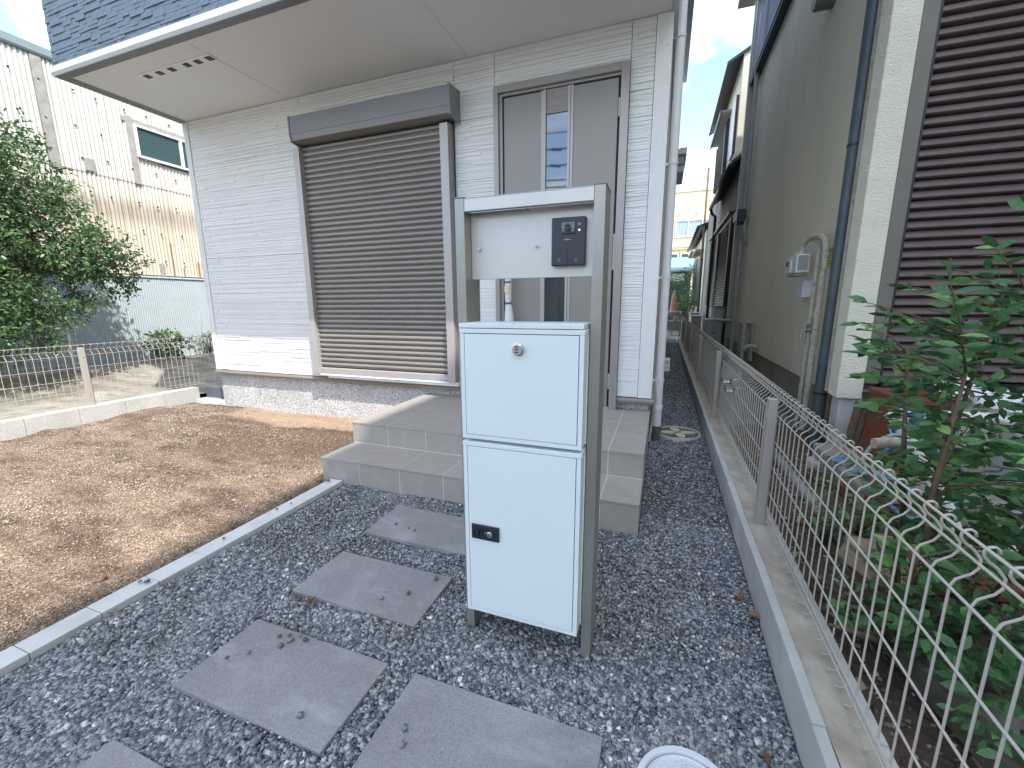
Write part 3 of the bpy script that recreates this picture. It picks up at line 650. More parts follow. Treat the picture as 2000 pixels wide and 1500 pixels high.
for x0, x1 in ((-.3265, -.2805), (-.2785, -.2298)): box('call_button', m_icom, x0, x1, 1.2482, 1.2494, 1.3045, 1.3335, ic, bev=.0008)
box('button_gap', m_black, -.2802, -.2789, 1.2488, 1.2494, 1.3045, 1.3345, ic)
mb = MB(); r = random.Random(4); xx = -.2905
for wch, h in ((.0022, .0026), (.0018, .002), (.0021, .0026), (.0021, .0026), (.0024, .0028), (.0018, .0018), (.0018, .0018), (.0016, .0018), (.0018, .0018), (.0018, .0018)):
    mb.box(xx, xx+wch*.35, 1.2489, 1.2494, 1.3745, 1.3745+h); mb.box(xx, xx+wch*.85, 1.2489, 1.2494, 1.3745+h*.8, 1.3745+h); mb.box(xx+wch*.5, xx+wch*.85, 1.2489, 1.2494, 1.3745, 1.3745+h*.6); xx += wch*1.12
mb.build('logo_print', m_print, ic)
m_pr2 = mat('dim_print', (.33, .35, .37), .6, .02)
mb = MB()   # bell and door-call pictograms with small captions
for cx in (-.304, -.2535):
    mb.box(cx-.002, cx+.002, 1.2477, 1.2482, 1.3225, 1.323).box(cx-.002, cx-.0015, 1.2477, 1.2482, 1.3195, 1.3225).box(cx+.0015, cx+.002, 1.2477, 1.2482, 1.3195, 1.3225).box(cx-.0028, cx+.0028, 1.2477, 1.2482, 1.319, 1.3195)
    mb.box(cx-.0055, cx-.0045, 1.2477, 1.2482, 1.320, 1.3205).box(cx+.0045, cx+.0055, 1.2477, 1.2482, 1.320, 1.3205)
    for dx in (-.0035, -.0012, .0012): mb.box(cx+dx, cx+dx+.0016, 1.2477, 1.2482, 1.3135, 1.3155)
mb.build('button_print', m_pr2, ic)
def framed_box(name, z0, z1, dz0, dz1, lid):
    b_ = link(name, None, un, loc=(-.4, 1.25, z0))
    X0, X1, Y0, Y1 = -.5975, -.2065, 1.165, 1.345
    mb = MB().box(X0, X0+.0135, Y0, Y0+.03, z0, lid).box(X1-.0135, X1, Y0, Y0+.03, z0, lid).box(X0+.0135, X1-.0135, Y0+.0005, Y0+.03, z0, dz0-.0016)
    mb.build('body_frame', m_mint, b_, bev=.0006)
    box('body', m_mint, X0+.001, X1-.001, Y0+.031, 1.224, z0+.001, lid, b_)
    box('body', m_mint, X0+.006-.005, X1-.001, 1.2245, Y1, z0+.001, lid, b_) if False else box('body', m_mint, -.5995, -.2040, 1.2245, Y1, z0+.001, lid, b_)
    box('door_gap', m_black, X0+.0136, X1-.0136, Y0+.012, Y0+.03, dz0-.0015, dz1+.003, b_)
    d = box('box_door', m_mint, X0+.0152, X1-.0158, Y0-.0004, Y0+.0125, dz0, dz1, b_, bev=.0009)
    box('lid', m_mint, X0-.0015, X1+.0015, Y0-.001, Y1-.001, lid+.0004, lid+.0145, b_, bev=.0012)
    return b_, d
ub, ud = framed_box('mailbox', .7622, 0, .7775, 1.1012, 1.1030)
box('roof_lid', m_mint, -.5995, -.2085, 1.163, 1.33, 1.1195, 1.1335, ub, bev=.0012)
lb, ld = framed_box('parcel_box', .1255, 0, .1412, .7352, .7366)
# combination lock on the mailbox
q = MB().lathe([(0, -.012), (.0150, -.012), (.0166, -.0105), (.0170, -.008), (.0185, -.0072), (.0192, 0), (.0192, .002)], (-.4035, 1.164, 1.0575), 36, 'y').build('dial_lock', m_chrome, ub); autosmooth(q, 35)
for zc in (1.0655, 1.0575, 1.0495):
    for k in (-1, 0, 1): box('number_wheel', m_black, -.4052+k*.0038-.0016, -.4052+k*.0038+.0016, 1.1512, 1.1522, zc-.0017, zc+.0017, ub)
# lock plate on the parcel box
lk = box('lock_plate', m_plast, -.5718, -.4714, 1.158, 1.1646, .4095, .4635, lb, bev=.003)
q = MB().lathe([(0, -.001), (.0115, -.001), (.0125, -.0055), (.0165, -.0055), (.0172, 0)], (-.5478, 1.1578, .4360), 30, 'y').build('turn_knob', m_plast, lb); autosmooth(q)
box('knob_grip', m_plast, -.5518, -.5438, 1.1475, 1.1578, .4265, .4455, lb, bev=.0015)
box('indicator', m_greenled, -.5215, -.5185, 1.1572, 1.1579, .4345, .4415, lb)
q = MB().lathe([(0, -.0055), (.0085, -.0055), (.0102, -.004), (.0104, 0)], (-.5045, 1.1578, .4352), 28, 'y').build('key_cylinder', m_chrome, lb); autosmooth(q)
box('keyhole', m_black, -.5052, -.5038, 1.1512, 1.1522, .4315, .4395, lb)

# ================================================================== MANHOLES
mh = thing('inspection_cover', 'round white plastic inspection cover at the bottom edge of the gravel', 'manhole cover', (.125, .88, 0))
m_cov = mat('white_plastic_cover', (.62, .66, .70), .5, .06, 12, .0003, 200, dirt=(.45, .47, .5), dscale=18, damt=.4)
q = MB().lathe([(.108, .015), (.1105, .023), (.1235, .023), (.127, .014), (.128, -.04)], (.125, .88, 0), 64).build('rim', m_cov, mh); autosmooth(q)
q = MB().lathe([(0, .0195), (.038, .0195), (.039, .0205), (.041, .0205), (.042, .0195), (.070, .0195), (.071, .0203), (.0725, .0203), (.0735, .0195), (.098, .0195), (.099, .0210), (.101, .0210), (.1065, .0165)], (.125, .88, 0), 64).build('cover', m_cov, mh); autosmooth(q, 50)
mb = MB()
for k in range(12):
    a = k*math.pi/6+.2
    p0 = (.125+.046*math.cos(a), .88+.046*math.sin(a)); p1 = (.125+.094*math.cos(a), .88+.094*math.sin(a)); n_ = (-math.sin(a)*.0007, math.cos(a)*.0007)
    mb.prism([(p0[0]-n_[0], p0[1]-n_[1]), (p1[0]-n_[0], p1[1]-n_[1]), (p1[0]+n_[0], p1[1]+n_[1]), (p0[0]+n_[0], p0[1]+n_[1])], 'z', .0194, .0206)
# embossed characters around the cover, as faint as in the place
r = random.Random(8)
for k in range(9):
    a = 1.3+k*.14; cx, cy = .125+.084*math.cos(a), .88+.084*math.sin(a)
    for j in range(3): dx, dy = r.uniform(-.004, .004), r.uniform(-.004, .004); mb.box(cx+dx-.0028, cx+dx+.0028, cy+dy-.0006, cy+dy+.0006, .0194, .0204)
mb.build('embossing', m_cov, mh)
box('lift_slot', m_black, .172, .186, .968, .972, .0205, .0212, mh)
mh = thing('drain_cover', 'round drain cover with cream four-petal emblem filled with gravel, by the downpipe', 'manhole cover', (.18, 3.99, 0))
m_emb = mat('cream_emblem', (.58, .55, .44), .7, .08, 12)
q = MB().lathe([(.182, .0), (.184, .017), (.197, .017), (.20, -.03)], (.18, 3.99, 0), 56).build('rim', m_emb, mh); autosmooth(q)
q = MB().lathe([(0, .006), (.183, .006)], (.18, 3.99, 0), 56).build('cover', m_gravel, mh)
P = []; 
while len(P) < 2600:
    a, rr_ = random.uniform(0, 6.283), .178*math.sqrt(random.random()); P.append((.18+rr_*math.cos(a), 3.99+rr_*math.sin(a), .007))
o = scatter_mesh('cover_gravel', np.array(P), rng.uniform(.006, .012, len(P)), m_gravel, 'octa', .5, rng.beta(1.6, 4, len(P)), parent=None); o.parent = mh; o.location = -Vector(mh.location); o['kind'] = 'stuff'
def petal(ang):
    pts = []
    for k in range(14):
        t = k/13; pts.append((.028+.135*t, (.010+.030*math.sin(math.pi*min(1, t*.85+.12))**1.2)*(1 if t < .97 else .4)))
    poly = pts+[(p[0], -p[1]) for p in reversed(pts)]
    c, s = math.cos(ang), math.sin(ang)
    MB().prism([(.18+u*c-w*s, 3.99+u*s+w*c) for u, w in poly], 'z', .006, .018).build('petal', m_emb, mh)
for k in range(4): petal(k*math.pi/2+.25)

# ================================================================== RIGHT KERB WALL AND FENCE
kw = thing('block_kerb_wall', 'low grey concrete block wall with mortar-filled top along the right of the path', 'wall', (.48, 3, 0))
y0 = -.95+.013; r = random.Random(3)
mb = MB()
while y0 < 14.8:
    y1 = y0+.4; zt = .150+r.uniform(-.002, .002); x0 = .411+r.uniform(-.0015, .0015)
    # L-shaped face shell with uneven broken inner lip
    pts = [(x0, -.06), (x0, zt-.002), (x0+.002, zt), (x0+.028, zt), (x0+.030, zt-.012), (x0+.030, -.06)]
    MB().prism(pts, 'y', y0+.0012, y1-.0012).build('face_block', m_block, kw)
    MB().prism([(.538, -.06), (.538, zt-.014), (.540, zt-.004), (.566, zt-.004), (.568, zt-.01), (.568, -.06)], 'y', y0+.0012, y1-.0012).build('face_block', m_block, kw)
    y0 = y1
xs = np.linspace(.441, .539, 10); ys = np.linspace(-.95, 14.8, 700); X, Y = np.meshgrid(xs, ys, indexing='ij')
Z = .143+(vnoise(X, Y, 14, 41)-.5)*.012+(vnoise(X, Y, 60, 42)-.5)*.004
V = np.stack([X, Y, Z], -1).reshape(-1, 3); ny = len(ys)
F = [(i*ny+j, (i+1)*ny+j, (i+1)*ny+j+1, i*ny+j+1) for i in range(len(xs)-1) for j in range(ny-1)]
me = bpy.data.meshes.new('mortar_top'); me.from_pydata(V.tolist(), [], F); me.materials.append(m_mortar); me.polygons.foreach_set('use_smooth', [True]*len(F))
link('mortar_top', me, kw)
def mesh_fence(name, label, X, y0, posts, zb, side, pitch, thick, y_end, parts_limit=290, near=None):
    """welded wire fence running along y; side=+1: panel and curled top lie on the +x side of the posts"""
    f = thing(name, label, 'fence', (X, (y0+y_end)/2, zb))
    xw = X+side*.032
    for py in posts:
        p = MB().box(X-.0185, X+.0185, py-.024, py+.024, zb-.03, zb+.628).build('post', m_fpost, f, bev=.003)
        for zc in (zb+.53, zb+.12):
            cyl('bolt', m_chrome, (X-side*.018, py, zc), (X-side*.0235, py, zc), .0055, p, 8)
        box('post_base', m_mortar, X-.034, X+.034, py-.042, py+.042, zb-.004, zb+.0095, p) if side > 0 else None
    # vertical wire with kinked hook bottom and curled top
    prof = [(-.024, .030), (-.012, .026), (0, .032), (0, .05), (0, .545), (.006, .560), (.026, .575), (.034, .588), (.034, .606), (.022, .622), (.007, .634), (.001, .643), (.001, .651), (.006, .658), (.013, .660), (.019, .656), (.021, .648)]
    pw = [(side*a, 0, b2) for a, b2 in prof]
    wm = MB().tube(pw, thick, 6, caps=True).mesh('wire', m_fence, True)
    yy = y0+pitch*.5; ws = []
    while yy < y_end:
        if all(abs(yy-p_) > .012 for p_ in posts): ws.append(yy)
        yy += pitch
    if near is not None: ws.sort(key=lambda v: abs(v-near))
    for yy in ws[:parts_limit]: link('wire', wm, f, loc=(xw, yy, zb))
    rest = ws[parts_limit:]
    if rest:
        mb = MB()
        for yy in rest: mb.tube([(xw+a, yy, zb+c) for a, _, c in pw], thick, 4)
        o = mb.build('wire', m_fence, f, True); o['kind'] = 'stuff'
    for dx, dz in ((.001, .036), (.001, .062), (.001, .165), (.001, .292), (.001, .418), (.001, .545), (.034, .598), (.006, .655)):
        xr = xw+side*(dx-thick*1.3)
        MB().tube([(xr, y0, zb+dz), (xr, y_end, zb+dz)], thick*1.05, 6).build('horizontal_wire', m_fence, f, True)
    return f
mesh_fence('mesh_fence', 'taupe welded wire fence on the block wall along the gravel passage', .492, -.9, [.10, 2.145, 4.2, 6.2, 8.25, 10.3, 12.35, 14.3], .132, 1, .0575, .00265, 14.3, 285, near=.9)
# two key lock boxes hanging on the fence
def keybox(y, z, label, dx=0):
    k = thing('key_lockbox', label, 'key box', (.50, y, z), 'grey key boxes on the fence')
    mb_ = mat('dark_zinc', (.20, .21, .20), .4, .15, 30, metal=.6)
    c = MB().box(.455+dx, .515+dx, y-.055, y+.055, z-.020, z+.020).build('case', mb_, k, bev=.005)
    c.rotation_euler = (0, 0, 0)
    box('label', m_white, .462+dx, .500+dx, y-.0562, y-.0552, z-.012, z+.004, k)
    for q in range(4): box('label_mark', m_dark, .468+dx+q*.006, .472+dx+q*.006, y-.0568, y-.0563, z-.007, z-.001, k)
    box('dial', m_chrome, .496+dx, .510+dx, y-.03, y-.01, z+.0205, z+.026, k)
    MB().tube([(.515+dx, y-.02, z+.008), (.56+dx, y-.02, z+.008), (.575+dx, y-.01, z+.008), (.56+dx, y+.01, z+.008), (.515+dx, y+.01, z+.008)], .004, 8).build('shackle', m_chrome, k, True)
keybox(3.56, .60, 'upper of two small grey key boxes hooked on the wire fence')
keybox(3.40, .562, 'lower of two small grey key boxes hooked on the wire fence', .004)

# ================================================================== LEFT KERB AND FENCE
kl = thing('block_kerb', 'low pale concrete block kerb under the left fence', 'wall', (-5.75, 2, 0))
y0 = -2.02
j = 0
while y0 < 3.4:
    y1 = min(y0+.40, 3.62)
    box('kerb_block', m_blockL, -5.80, -5.665, y0+.0015, y1-.0015, -.06, .148, kl, bev=.003); y0 += .40
box('kerb_block', m_pvcgrey, -5.66, -5.16, 3.66, 3.72, -.05, .14, kl)
mesh_fence('mesh_fence', 'taupe welded wire fence on the pale kerb at the left of the soil', -5.735, -1.6, [-1.5, .5, 2.52, 4.56], .140, -1, .0575, .0024, 6.3, 285, near=3)
o = box('drain_step', m_kerb, -5.62, -5.10, 3.50, 3.58, -.05, .012); tag(o, 'small white concrete sill at the left foot of the house', 'concrete sill')

# ================================================================== CORRUGATED BUILDING ON THE LEFT
cb = thing('corrugated_warehouse', 'aged cream corrugated building with rust streaks behind the tree', 'building', (-9.7, 6, 0))
def corrugated(name, mt, x, y0, y1, z0, z1, pitch, amp, parent, th=.004, sub=6):
    n_ = int((y1-y0)/pitch*sub); ys_ = np.linspace(y0, y1, n_+1); xx_ = x+amp*np.cos((ys_-y0)/pitch*2*np.pi)
    v = []; f = []
    for k in range(n_+1): v += [(xx_[k], ys_[k], z0), (xx_[k], ys_[k], z1), (xx_[k]-th, ys_[k], z1), (xx_[k]-th, ys_[k], z0)]
    for k in range(n_):
        a = 4*k; b_ = a+4
        f += [(a, b_, b_+1, a+1), (a+1, b_+1, b_+2, a+2), (a+3, a, b_, b_+3)[::-1]]
    me = bpy.data.meshes.new(name); me.from_pydata(v, [], f); me.materials.append(mt)
    me.polygons.foreach_set('use_smooth', [True]*len(f)); 
    try: me.set_sharp_from_angle(angle=R(50))
    except Exception: pass
    return link(name, me, parent)
XB = -9.6; PT = .0625
SH = [-1.26+.72*i for i in range(20)]
for i, ya in enumerate(SH):
    yb = ya+.72+.03
    for z0, z1, off in ((1.80, 3.53, 0), (3.49, 5.10, .012)):
        if z0 > 3 and ya > 5.4 and ya < 7.4:      # sheets above and below the window
            corrugated('wall_sheet', m_corr, XB+off+(i % 2)*.006, ya, yb, 3.49, 3.94, PT, .011, cb)
            corrugated('wall_sheet', m_corr, XB+off+(i % 2)*.006, ya, yb, 4.57, 5.10, PT, .011, cb)
        else:
            corrugated('wall_sheet', m_corr, XB+off+(i % 2)*.006, ya, yb, z0, z1, PT, .011, cb)
for ya in (.7, 4.30, 9.5): box('cover_strip', m_stain, XB+.025, XB+.04, ya, ya+.13, 3.45, 5.10, cb)
box('cover_strip', m_stain, XB+.028, XB+.045, 5.47, 5.57, 3.48, 4.66, cb); box('cover_strip', m_stain, XB+.028, XB+.040, 5.40, 7.6, 4.55, 4.63, cb); box('cover_strip', m_stain, XB+.02, XB+.032, 4.75, 4.9, 3.52, 3.72, cb)
wn = MB().box(XB+.02, XB+.075, 5.58, 5.62, 3.97, 4.545).box(XB+.02, XB+.075, 7.36, 7.40, 3.97, 4.545).box(XB+.02, XB+.075, 5.62, 7.36, 3.97, 4.01).box(XB+.02, XB+.075, 5.62, 7.36, 4.51, 4.545).box(XB+.03, XB+.07, 6.36, 6.41, 4.01, 4.51).build('window', m_white, cb)
mg2, _n, _l, _b = newmat('dark_teal_glass'); _b.inputs['Base Color'].default_value = (.05, .085, .09, 1); _b.inputs['Roughness'].default_value = .12
for a, b2 in ((5.622, 6.358), (6.412, 7.358)): box('pane', mg2, XB+.035, XB+.042, a, b2, 4.012, 4.508, wn)
MB().prism([(XB-.1, 5.10), (XB+.055, 5.10), (XB+.07, 5.13), (XB+.07, 5.24), (XB-.1, 5.30)], 'y', -1.3, 13.2).build('roof_edge', mat('green_grey_flashing', (.20, .25, .26), .5, .1, 4), cb)
box('wall_core', m_stain, XB-3, XB-.03, -1.2, 13, 0, 5.12, cb)
corrugated('lower_cladding', m_corrgrey, XB+.03, -1.3, 8.3, .15, 1.745, .038, .006, cb, sub=5)
box('cladding_cap', m_trim, XB, XB+.055, -1.3, 8.3, 1.746, 1.775, cb)
box('cladding_base', m_trim, XB+.01, XB+.045, -1.3, 8.3, .10, .149, cb)
r = random.Random(12); mbb = MB().lathe([(0, .022), (.008, .02), (.016, .008), (.017, 0)], (0, 0, 0), 8, 'x').mesh('roofing_bolt', m_dark)
for z0 in (2.05, 2.62, 3.15, 3.72, 4.2, 4.75):
    for k in range(20):
        yb = 3.3+k*.36+r.uniform(-.05, .05)
        if 5.4 < yb < 7.45 and 3.9 < z0 < 4.6: continue
        link('roofing_bolt', mbb, cb, loc=(XB+.03, yb, z0+r.uniform(-.03, .03)))
m_rust = mat('rust_run', (.30, .15, .065), .9, .3, 14, stretch=(1, 1, .2))
for yb, z0, z1, w_ in ((5.93, 1.79, 2.45, .012), (6.12, 1.79, 1.98, .010), (6.43, 1.79, 2.12, .016)): box('rust_streak', m_rust, XB+.012, XB+.0165, yb-w_, yb+w_, z0, z1, cb)
box('dark_stain', m_stain, XB+.010, XB+.0155, 5.66, 5.76, 1.79, 2.03, cb)

# wire trellis panel leaning in front of the grey cladding
tr = thing('wire_trellis', 'tall pale wire mesh panel standing under the tree by the grey cladding', 'trellis', (-8.8, 3.4, .1))
Xt = -8.8
MB().tube([(Xt+.02, 3.74, .08), (Xt+.02, 3.74, 1.15)], .017, 10).build('post', m_white, tr, True)
for k in range(19): MB().tube([(Xt, 2.85+k*.055, .18), (Xt, 2.85+k*.055, 1.18)], .0035, 5).build('wire', m_white, tr, True)
for k in range(11): MB().tube([(Xt+.006, 2.83, .2+k*.095), (Xt+.006, 3.86, .2+k*.095)], .0035, 5).build('wire', m_white, tr, True)

# ================================================================== LEAVES
def leaf_mesh(name, mt, L_=.05, W_=.022, val=None, bend=.15):
    pts = [(0, 0), (.3, .8), (.62, .75), (1, 0)]
    v = [(0, 0, 0)]; z = lambda t: -bend*L_*t*t
    v = [(0, 0, 0), (.28*L_, W_*.85*.5, z(.28)+.08*W_), (.62*L_, W_*.8*.5, z(.62)+.08*W_), (L_, 0, z(1)), (.62*L_, -W_*.8*.5, z(.62)+.08*W_), (.28*L_, -W_*.85*.5, z(.28)+.08*W_), (.45*L_, 0, z(.45))]
    f = [(0, 1, 6), (1, 2, 6), (2, 3, 6), (3, 4, 6), (4, 5, 6), (5, 0, 6)]
    me = bpy.data.meshes.new(name); me.from_pydata(v, [], f); me.materials.append(mt)
    at = me.attributes.new('rnd', 'FLOAT', 'POINT'); at.data.foreach_set('value', [val if val is not None else .5]*7)
    return me
def leaf_cloud(name, pts, dirs, size, mt, rnd, parent, aspect=.45, up=.0):
    """many leaf blades as one mesh; pts (n,3), dirs (n,3) leaf axis"""
    n_ = len(pts); dirs = dirs/np.linalg.norm(dirs, axis=1)[:, None]
    nr = rng.normal(0, 1, (n_, 3)); nr[:, 2] += 1.2+up; sd_ = np.cross(dirs, nr); sd_ /= np.linalg.norm(sd_, axis=1)[:, None]; nn2 = np.cross(sd_, dirs)
    def P_(t, s, h): return pts+dirs*(t*size)[:, None]+sd_*(s*size*aspect*.5)[:, None]-nn2*(h*size)[:, None]
    V_ = np.stack([P_(0, 0, 0), P_(.35, .95, .02), P_(.7, .75, .05), P_(1, 0, .14), P_(.7, -.75, .05), P_(.35, -.95, .02)], 1)
    F_ = np.array([(0, 1, 2, 3), (0, 3, 4, 5)]); F_ = (F_[None]+np.arange(n_)[:, None, None]*6).reshape(-1).astype(np.int32)
    me = bpy.data.meshes.new(name); me.vertices.add(n_*6); me.vertices.foreach_set('co', V_.reshape(-1))
    me.loops.add(n_*8); me.loops.foreach_set('vertex_index', F_); me.polygons.add(n_*2); me.polygons.foreach_set('loop_start', np.arange(n_*2, dtype=np.int32)*4)
    me.update(calc_edges=True); me.validate()
    at = me.attributes.new('rnd', 'FLOAT', 'POINT'); at.data.foreach_set('value', np.repeat(rnd, 6).astype(np.float32)); me.materials.append(mt)
    o = link(name, me, parent); o['kind'] = 'stuff'; return o
def tree(name, label, base, trunk_h, clumps, n_leaf, size, cat='tree', trunk_r=.09, group=None):
    """clumps: (x,y,z,r) foliage masses on limbs from the trunk"""
    t = thing(name, label, cat, base, group); B = Vector(base); top = B+Vector((.05, .04, trunk_h))
    mb = MB(); mb.tube([B-Vector((0, 0, .1)), B+Vector((.03, .0, trunk_h*.5)), top], [trunk_r, trunk_r*.8, trunk_r*.62], 10)
    for (x_, y_, z_, r_) in clumps:
        c = Vector((x_, y_, z_)); mid = top.lerp(c, .5)+Vector((random.uniform(-.1, .1), random.uniform(-.1, .1), .08))
        mb.tube([top-Vector((0, 0, random.uniform(0, trunk_h*.4))), mid, c], [trunk_r*.42, trunk_r*.25, trunk_r*.1], 6)
        for _ in range(5):
            d = Vector((random.gauss(0, 1), random.gauss(0, 1), random.gauss(0.2, .8))).normalized()*r_*.85; mb.tube([c.lerp(mid, .2), c+d*.6, c+d], [trunk_r*.09, trunk_r*.06, trunk_r*.03], 4, False)
    mb.build('trunk', m_bark, t, True)
    w = np.array([c[3]**2 for c in clumps]); w = w/w.sum(); idx = rng.choice(len(clumps), n_leaf, p=w)
    cl = np.array(clumps)
    # twigs: leaves sit along short twigs for a ragged outline
    nt_ = n_leaf//14; ti = rng.choice(len(clumps), nt_, p=w); d = rng.normal(0, 1, (nt_, 3)); d /= np.linalg.norm(d, axis=1)[:, None]; d[:, 2] = d[:, 2]*.85+.08
    rad = cl[ti, 3]*rng.uniform(.45, 1.02, nt_)**.6; st_ = cl[ti, :3]+d*rad[:, None]
    td = d*.8+rng.normal(0, .45, (nt_, 3)); td /= np.linalg.norm(td, axis=1)[:, None]
    k = rng.integers(0, nt_, n_leaf); s = rng.uniform(0, 1, n_leaf); tl = size*4.2
    pts = st_[k]+td[k]*(s*tl)[:, None]+rng.normal(0, size*.35, (n_leaf, 3)); dirs = td[k]+rng.normal(0, .75, (n_leaf, 3)); dirs[:, 2] -= .1
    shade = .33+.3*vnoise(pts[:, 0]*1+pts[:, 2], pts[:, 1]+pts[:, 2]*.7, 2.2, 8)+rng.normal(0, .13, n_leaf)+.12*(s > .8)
    leaf_cloud('foliage', pts, dirs, rng.uniform(.7, 1.2, n_leaf)*size, m_tleaf, np.clip(shade, 0, 1), t)
    return t
cl = [(-8.2, 2.4, 1.1, .6), (-8.2, 2.95, 1.0, .42), (-8.25, 3.1, .8, .3), (-8.3, 2.6, 3.0, .75), (-8.35, 3.2, 2.75, .62), (-8.4, 3.5, 2.2, .62), (-8.5, 2.5, 2.0, .8), (-8.3, 3.75, 1.9, .42), (-8.3, 4.0, 1.95, .36), (-8.2, 4.17, 1.85, .30), (-8.4, 3.95, 1.6, .34), (-8.4, 3.4, 1.4, .5), (-8.5, 2.9, 1.25, .5), (-8.4, 3.15, 3.3, .38), (-8.3, 2.75, 3.65, .4), (-8.3, 1.8, 3.4, .8), (-8.7, 3.6, 2.75, .4), (-8.6, 3.85, 2.4, .38), (-8.9, 2.2, 1.0, .6), (-8.6, 1.6, 2.3, .9), (-8.2, 4.42, 1.98, .16), (-8.2, 4.38, 1.62, .15)]
tree('broadleaf_tree', 'dense green broadleaf tree at the left edge before the corrugated building', (-8.55, 2.6, .1), 1.6, cl, 46000, .062)
def bush(name, label, c, r_, n_, size, cat='bush', mt=None, flat=.8, stems=6, zmin=None):
    t = thing(name, label, cat, (c[0], c[1], max(0, c[2]-r_)))
    mb = MB()
    for _ in range(stems):
        d = Vector((random.uniform(-1, 1)*r_*.7, random.uniform(-1, 1)*r_*.7, random.uniform(.3, 1)*r_*flat)); mb.tube([(c[0], c[1], c[2]-r_*flat), Vector(c)+d*.5, Vector(c)+d], [.008, .006, .003], 5)
    mb.build('stems', m_twig, t, True)
    d = rng.normal(0, 1, (n_, 3)); d /= np.linalg.norm(d, axis=1)[:, None]; rad = r_*rng.uniform(.2, 1, n_)**.45
    lump = .75+.5*vnoise(d[:, 0]*2+5, d[:, 2]*2+d[:, 1]+5, 1.6, int(abs(c[0])*10) % 50)
    p = np.array(c)+d*(rad*lump)[:, None]*np.array([1, 1, flat]); dirs = d+rng.normal(0, .6, (n_, 3))
    if zmin is not None: p[:, 2] = np.maximum(p[:, 2], zmin+.01*rng.random(n_))
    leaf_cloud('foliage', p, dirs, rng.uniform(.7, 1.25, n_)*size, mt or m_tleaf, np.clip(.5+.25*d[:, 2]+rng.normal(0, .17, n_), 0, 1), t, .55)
    return t
bush('weed_clump', 'bright green leafy weed against the grey cladding behind the left fence', (-9.2, 5.35, .48), .34, 420, .085)
bush('weed_clump', 'thin brownish weed stalk with sparse leaves beside the house corner', (-9.2, 6.15, .42), .30, 170, .07, stems=12)
bush('low_shrub', 'low shrub at the far left edge behind the wire fence', (-8.6, 2.35, .42), .34, 500, .06)
MB().tube([(-9.2, 6.05, .2), (-9.2, 6.03, .6), (-9.19, 6.08, .95)], [.006, .004, .002], 5).build('dry_stalk', m_twig, bpy.data.objects['weed_clump.001'], True)

# ================================================================== NEIGHBOUR HOUSE (RIGHT)
nh = thing('neighbour_house', 'old beige plastered neighbour house with dark navy downpipe and maroon shutter', 'house', (3, 6, 0))
XN = 1.33
MB().box(XN, 6, 3.78, 9.6, .455, 6.6).build('plaster_wall', m_stucco, nh)
MB().box(XN+.025, 6, 3.80, 9.6, -.1, .4545).build('foundation', m_nfound, nh)
MB().box(1.222, 1.378, 3.60, 3.779, .50, 6.6).build('corner_pilaster', m_stuccoL, nh, bev=.008)
MB().box(1.255, 1.40, 3.63, 3.779, -.1, .4985).build('pilaster_base', m_block, nh, bev=.01)
MB().box(1.24, 1.256, 3.86, 3.90, .5, 6.5).build('edge_trim', m_cream, nh)
MB().box(1.379, 1.462, 3.605, 3.68, .62, 6.6).build('shutter_frame', m_olive, nh, bev=.003)
MB().box(1.4625, 1.485, 3.63, 3.68, .62, 6.6).build('shutter_frame', m_dark, nh)
box('shutter_frame', m_dark, 1.4855, 6, 3.625, 3.70, .575, .655, nh)
box('shutter_frame', m_olive, 1.379, 6, 3.60, 3.72, .555, .5745, nh)
box('front_wall', m_stucco, 1.50, 6, 3.70, 3.779, -.1, 6.6, nh)
ps = .0628
prof = [(3.664, 0), (3.652, .002), (3.634, .007), (3.629, .012), (3.632, .020), (3.640, .036), (3.652, .050), (3.668, .056), (3.680, .0625), (3.69, .0625), (3.69, 0)]
bm_ = MB().prism(prof, 'x', 1.486, 5.2).mesh('shutter_slat', m_brown)
for i in range(52): link('shutter_slat', bm_, nh, loc=(0, 0, .660+i*ps))
# navy downpipe
q = MB().tube([(1.25, 4.0, -.04), (1.25, 4.0, 6.6)], .047, 20).build('downpipe', m_navy, nh); autosmooth(q)
for zc in (.46, 2.33, 4.2): 
    c = MB().tube([(1.25, 4.0, zc-.008), (1.25, 4.0, zc+.008)], .052, 18).build('pipe_band', m_dark, nh); autosmooth(c); MB().tube([(1.29, 3.97, zc), (1.36, 3.90, zc+.004)], .004, 6).build('pipe_bracket', m_dark, nh)
# cream gas pipes and meter
gp = link('gas_pipes', None, nh, loc=(1.25, 4.4, 0))
def pipe(name, pts, r_, p=gp, mt=m_cream, seg=14):
    o = MB().tube(pts, r_, seg).build(name, mt, p); autosmooth(o, 60); return o
pipe('pipe', [(1.25, 4.33, -.03), (1.25, 4.33, 1.60), (1.25, 4.345, 1.68), (1.245, 4.40, 1.735), (1.235, 4.48, 1.765), (1.22, 4.56, 1.775), (1.20, 4.64, 1.765), (1.18, 4.70, 1.735), (1.175, 4.72, 1.69), (1.175, 4.72, 1.63)], .025)
pipe('pipe', [(1.25, 4.50, -.03), (1.25, 4.50, 1.12), (1.25, 4.50, 1.30), (1.25, 4.50, 1.64), (1.25, 4.51, 1.71), (1.235, 4.57, 1.75), (1.215, 4.68, 1.765), (1.195, 4.78, 1.75), (1.18, 4.83, 1.71), (1.175, 4.84, 1.63)], .021)
for (yy, r_, zs) in ((4.33, .031, (.86, .90, 1.59, 1.09)), (4.50, .029, (.62, .66, .78, 1.02, 1.07, 1.5))):
    for zc in zs: pipe('pipe_joint', [(1.25, yy, zc-.014), (1.25, yy, zc+.014)], r_)
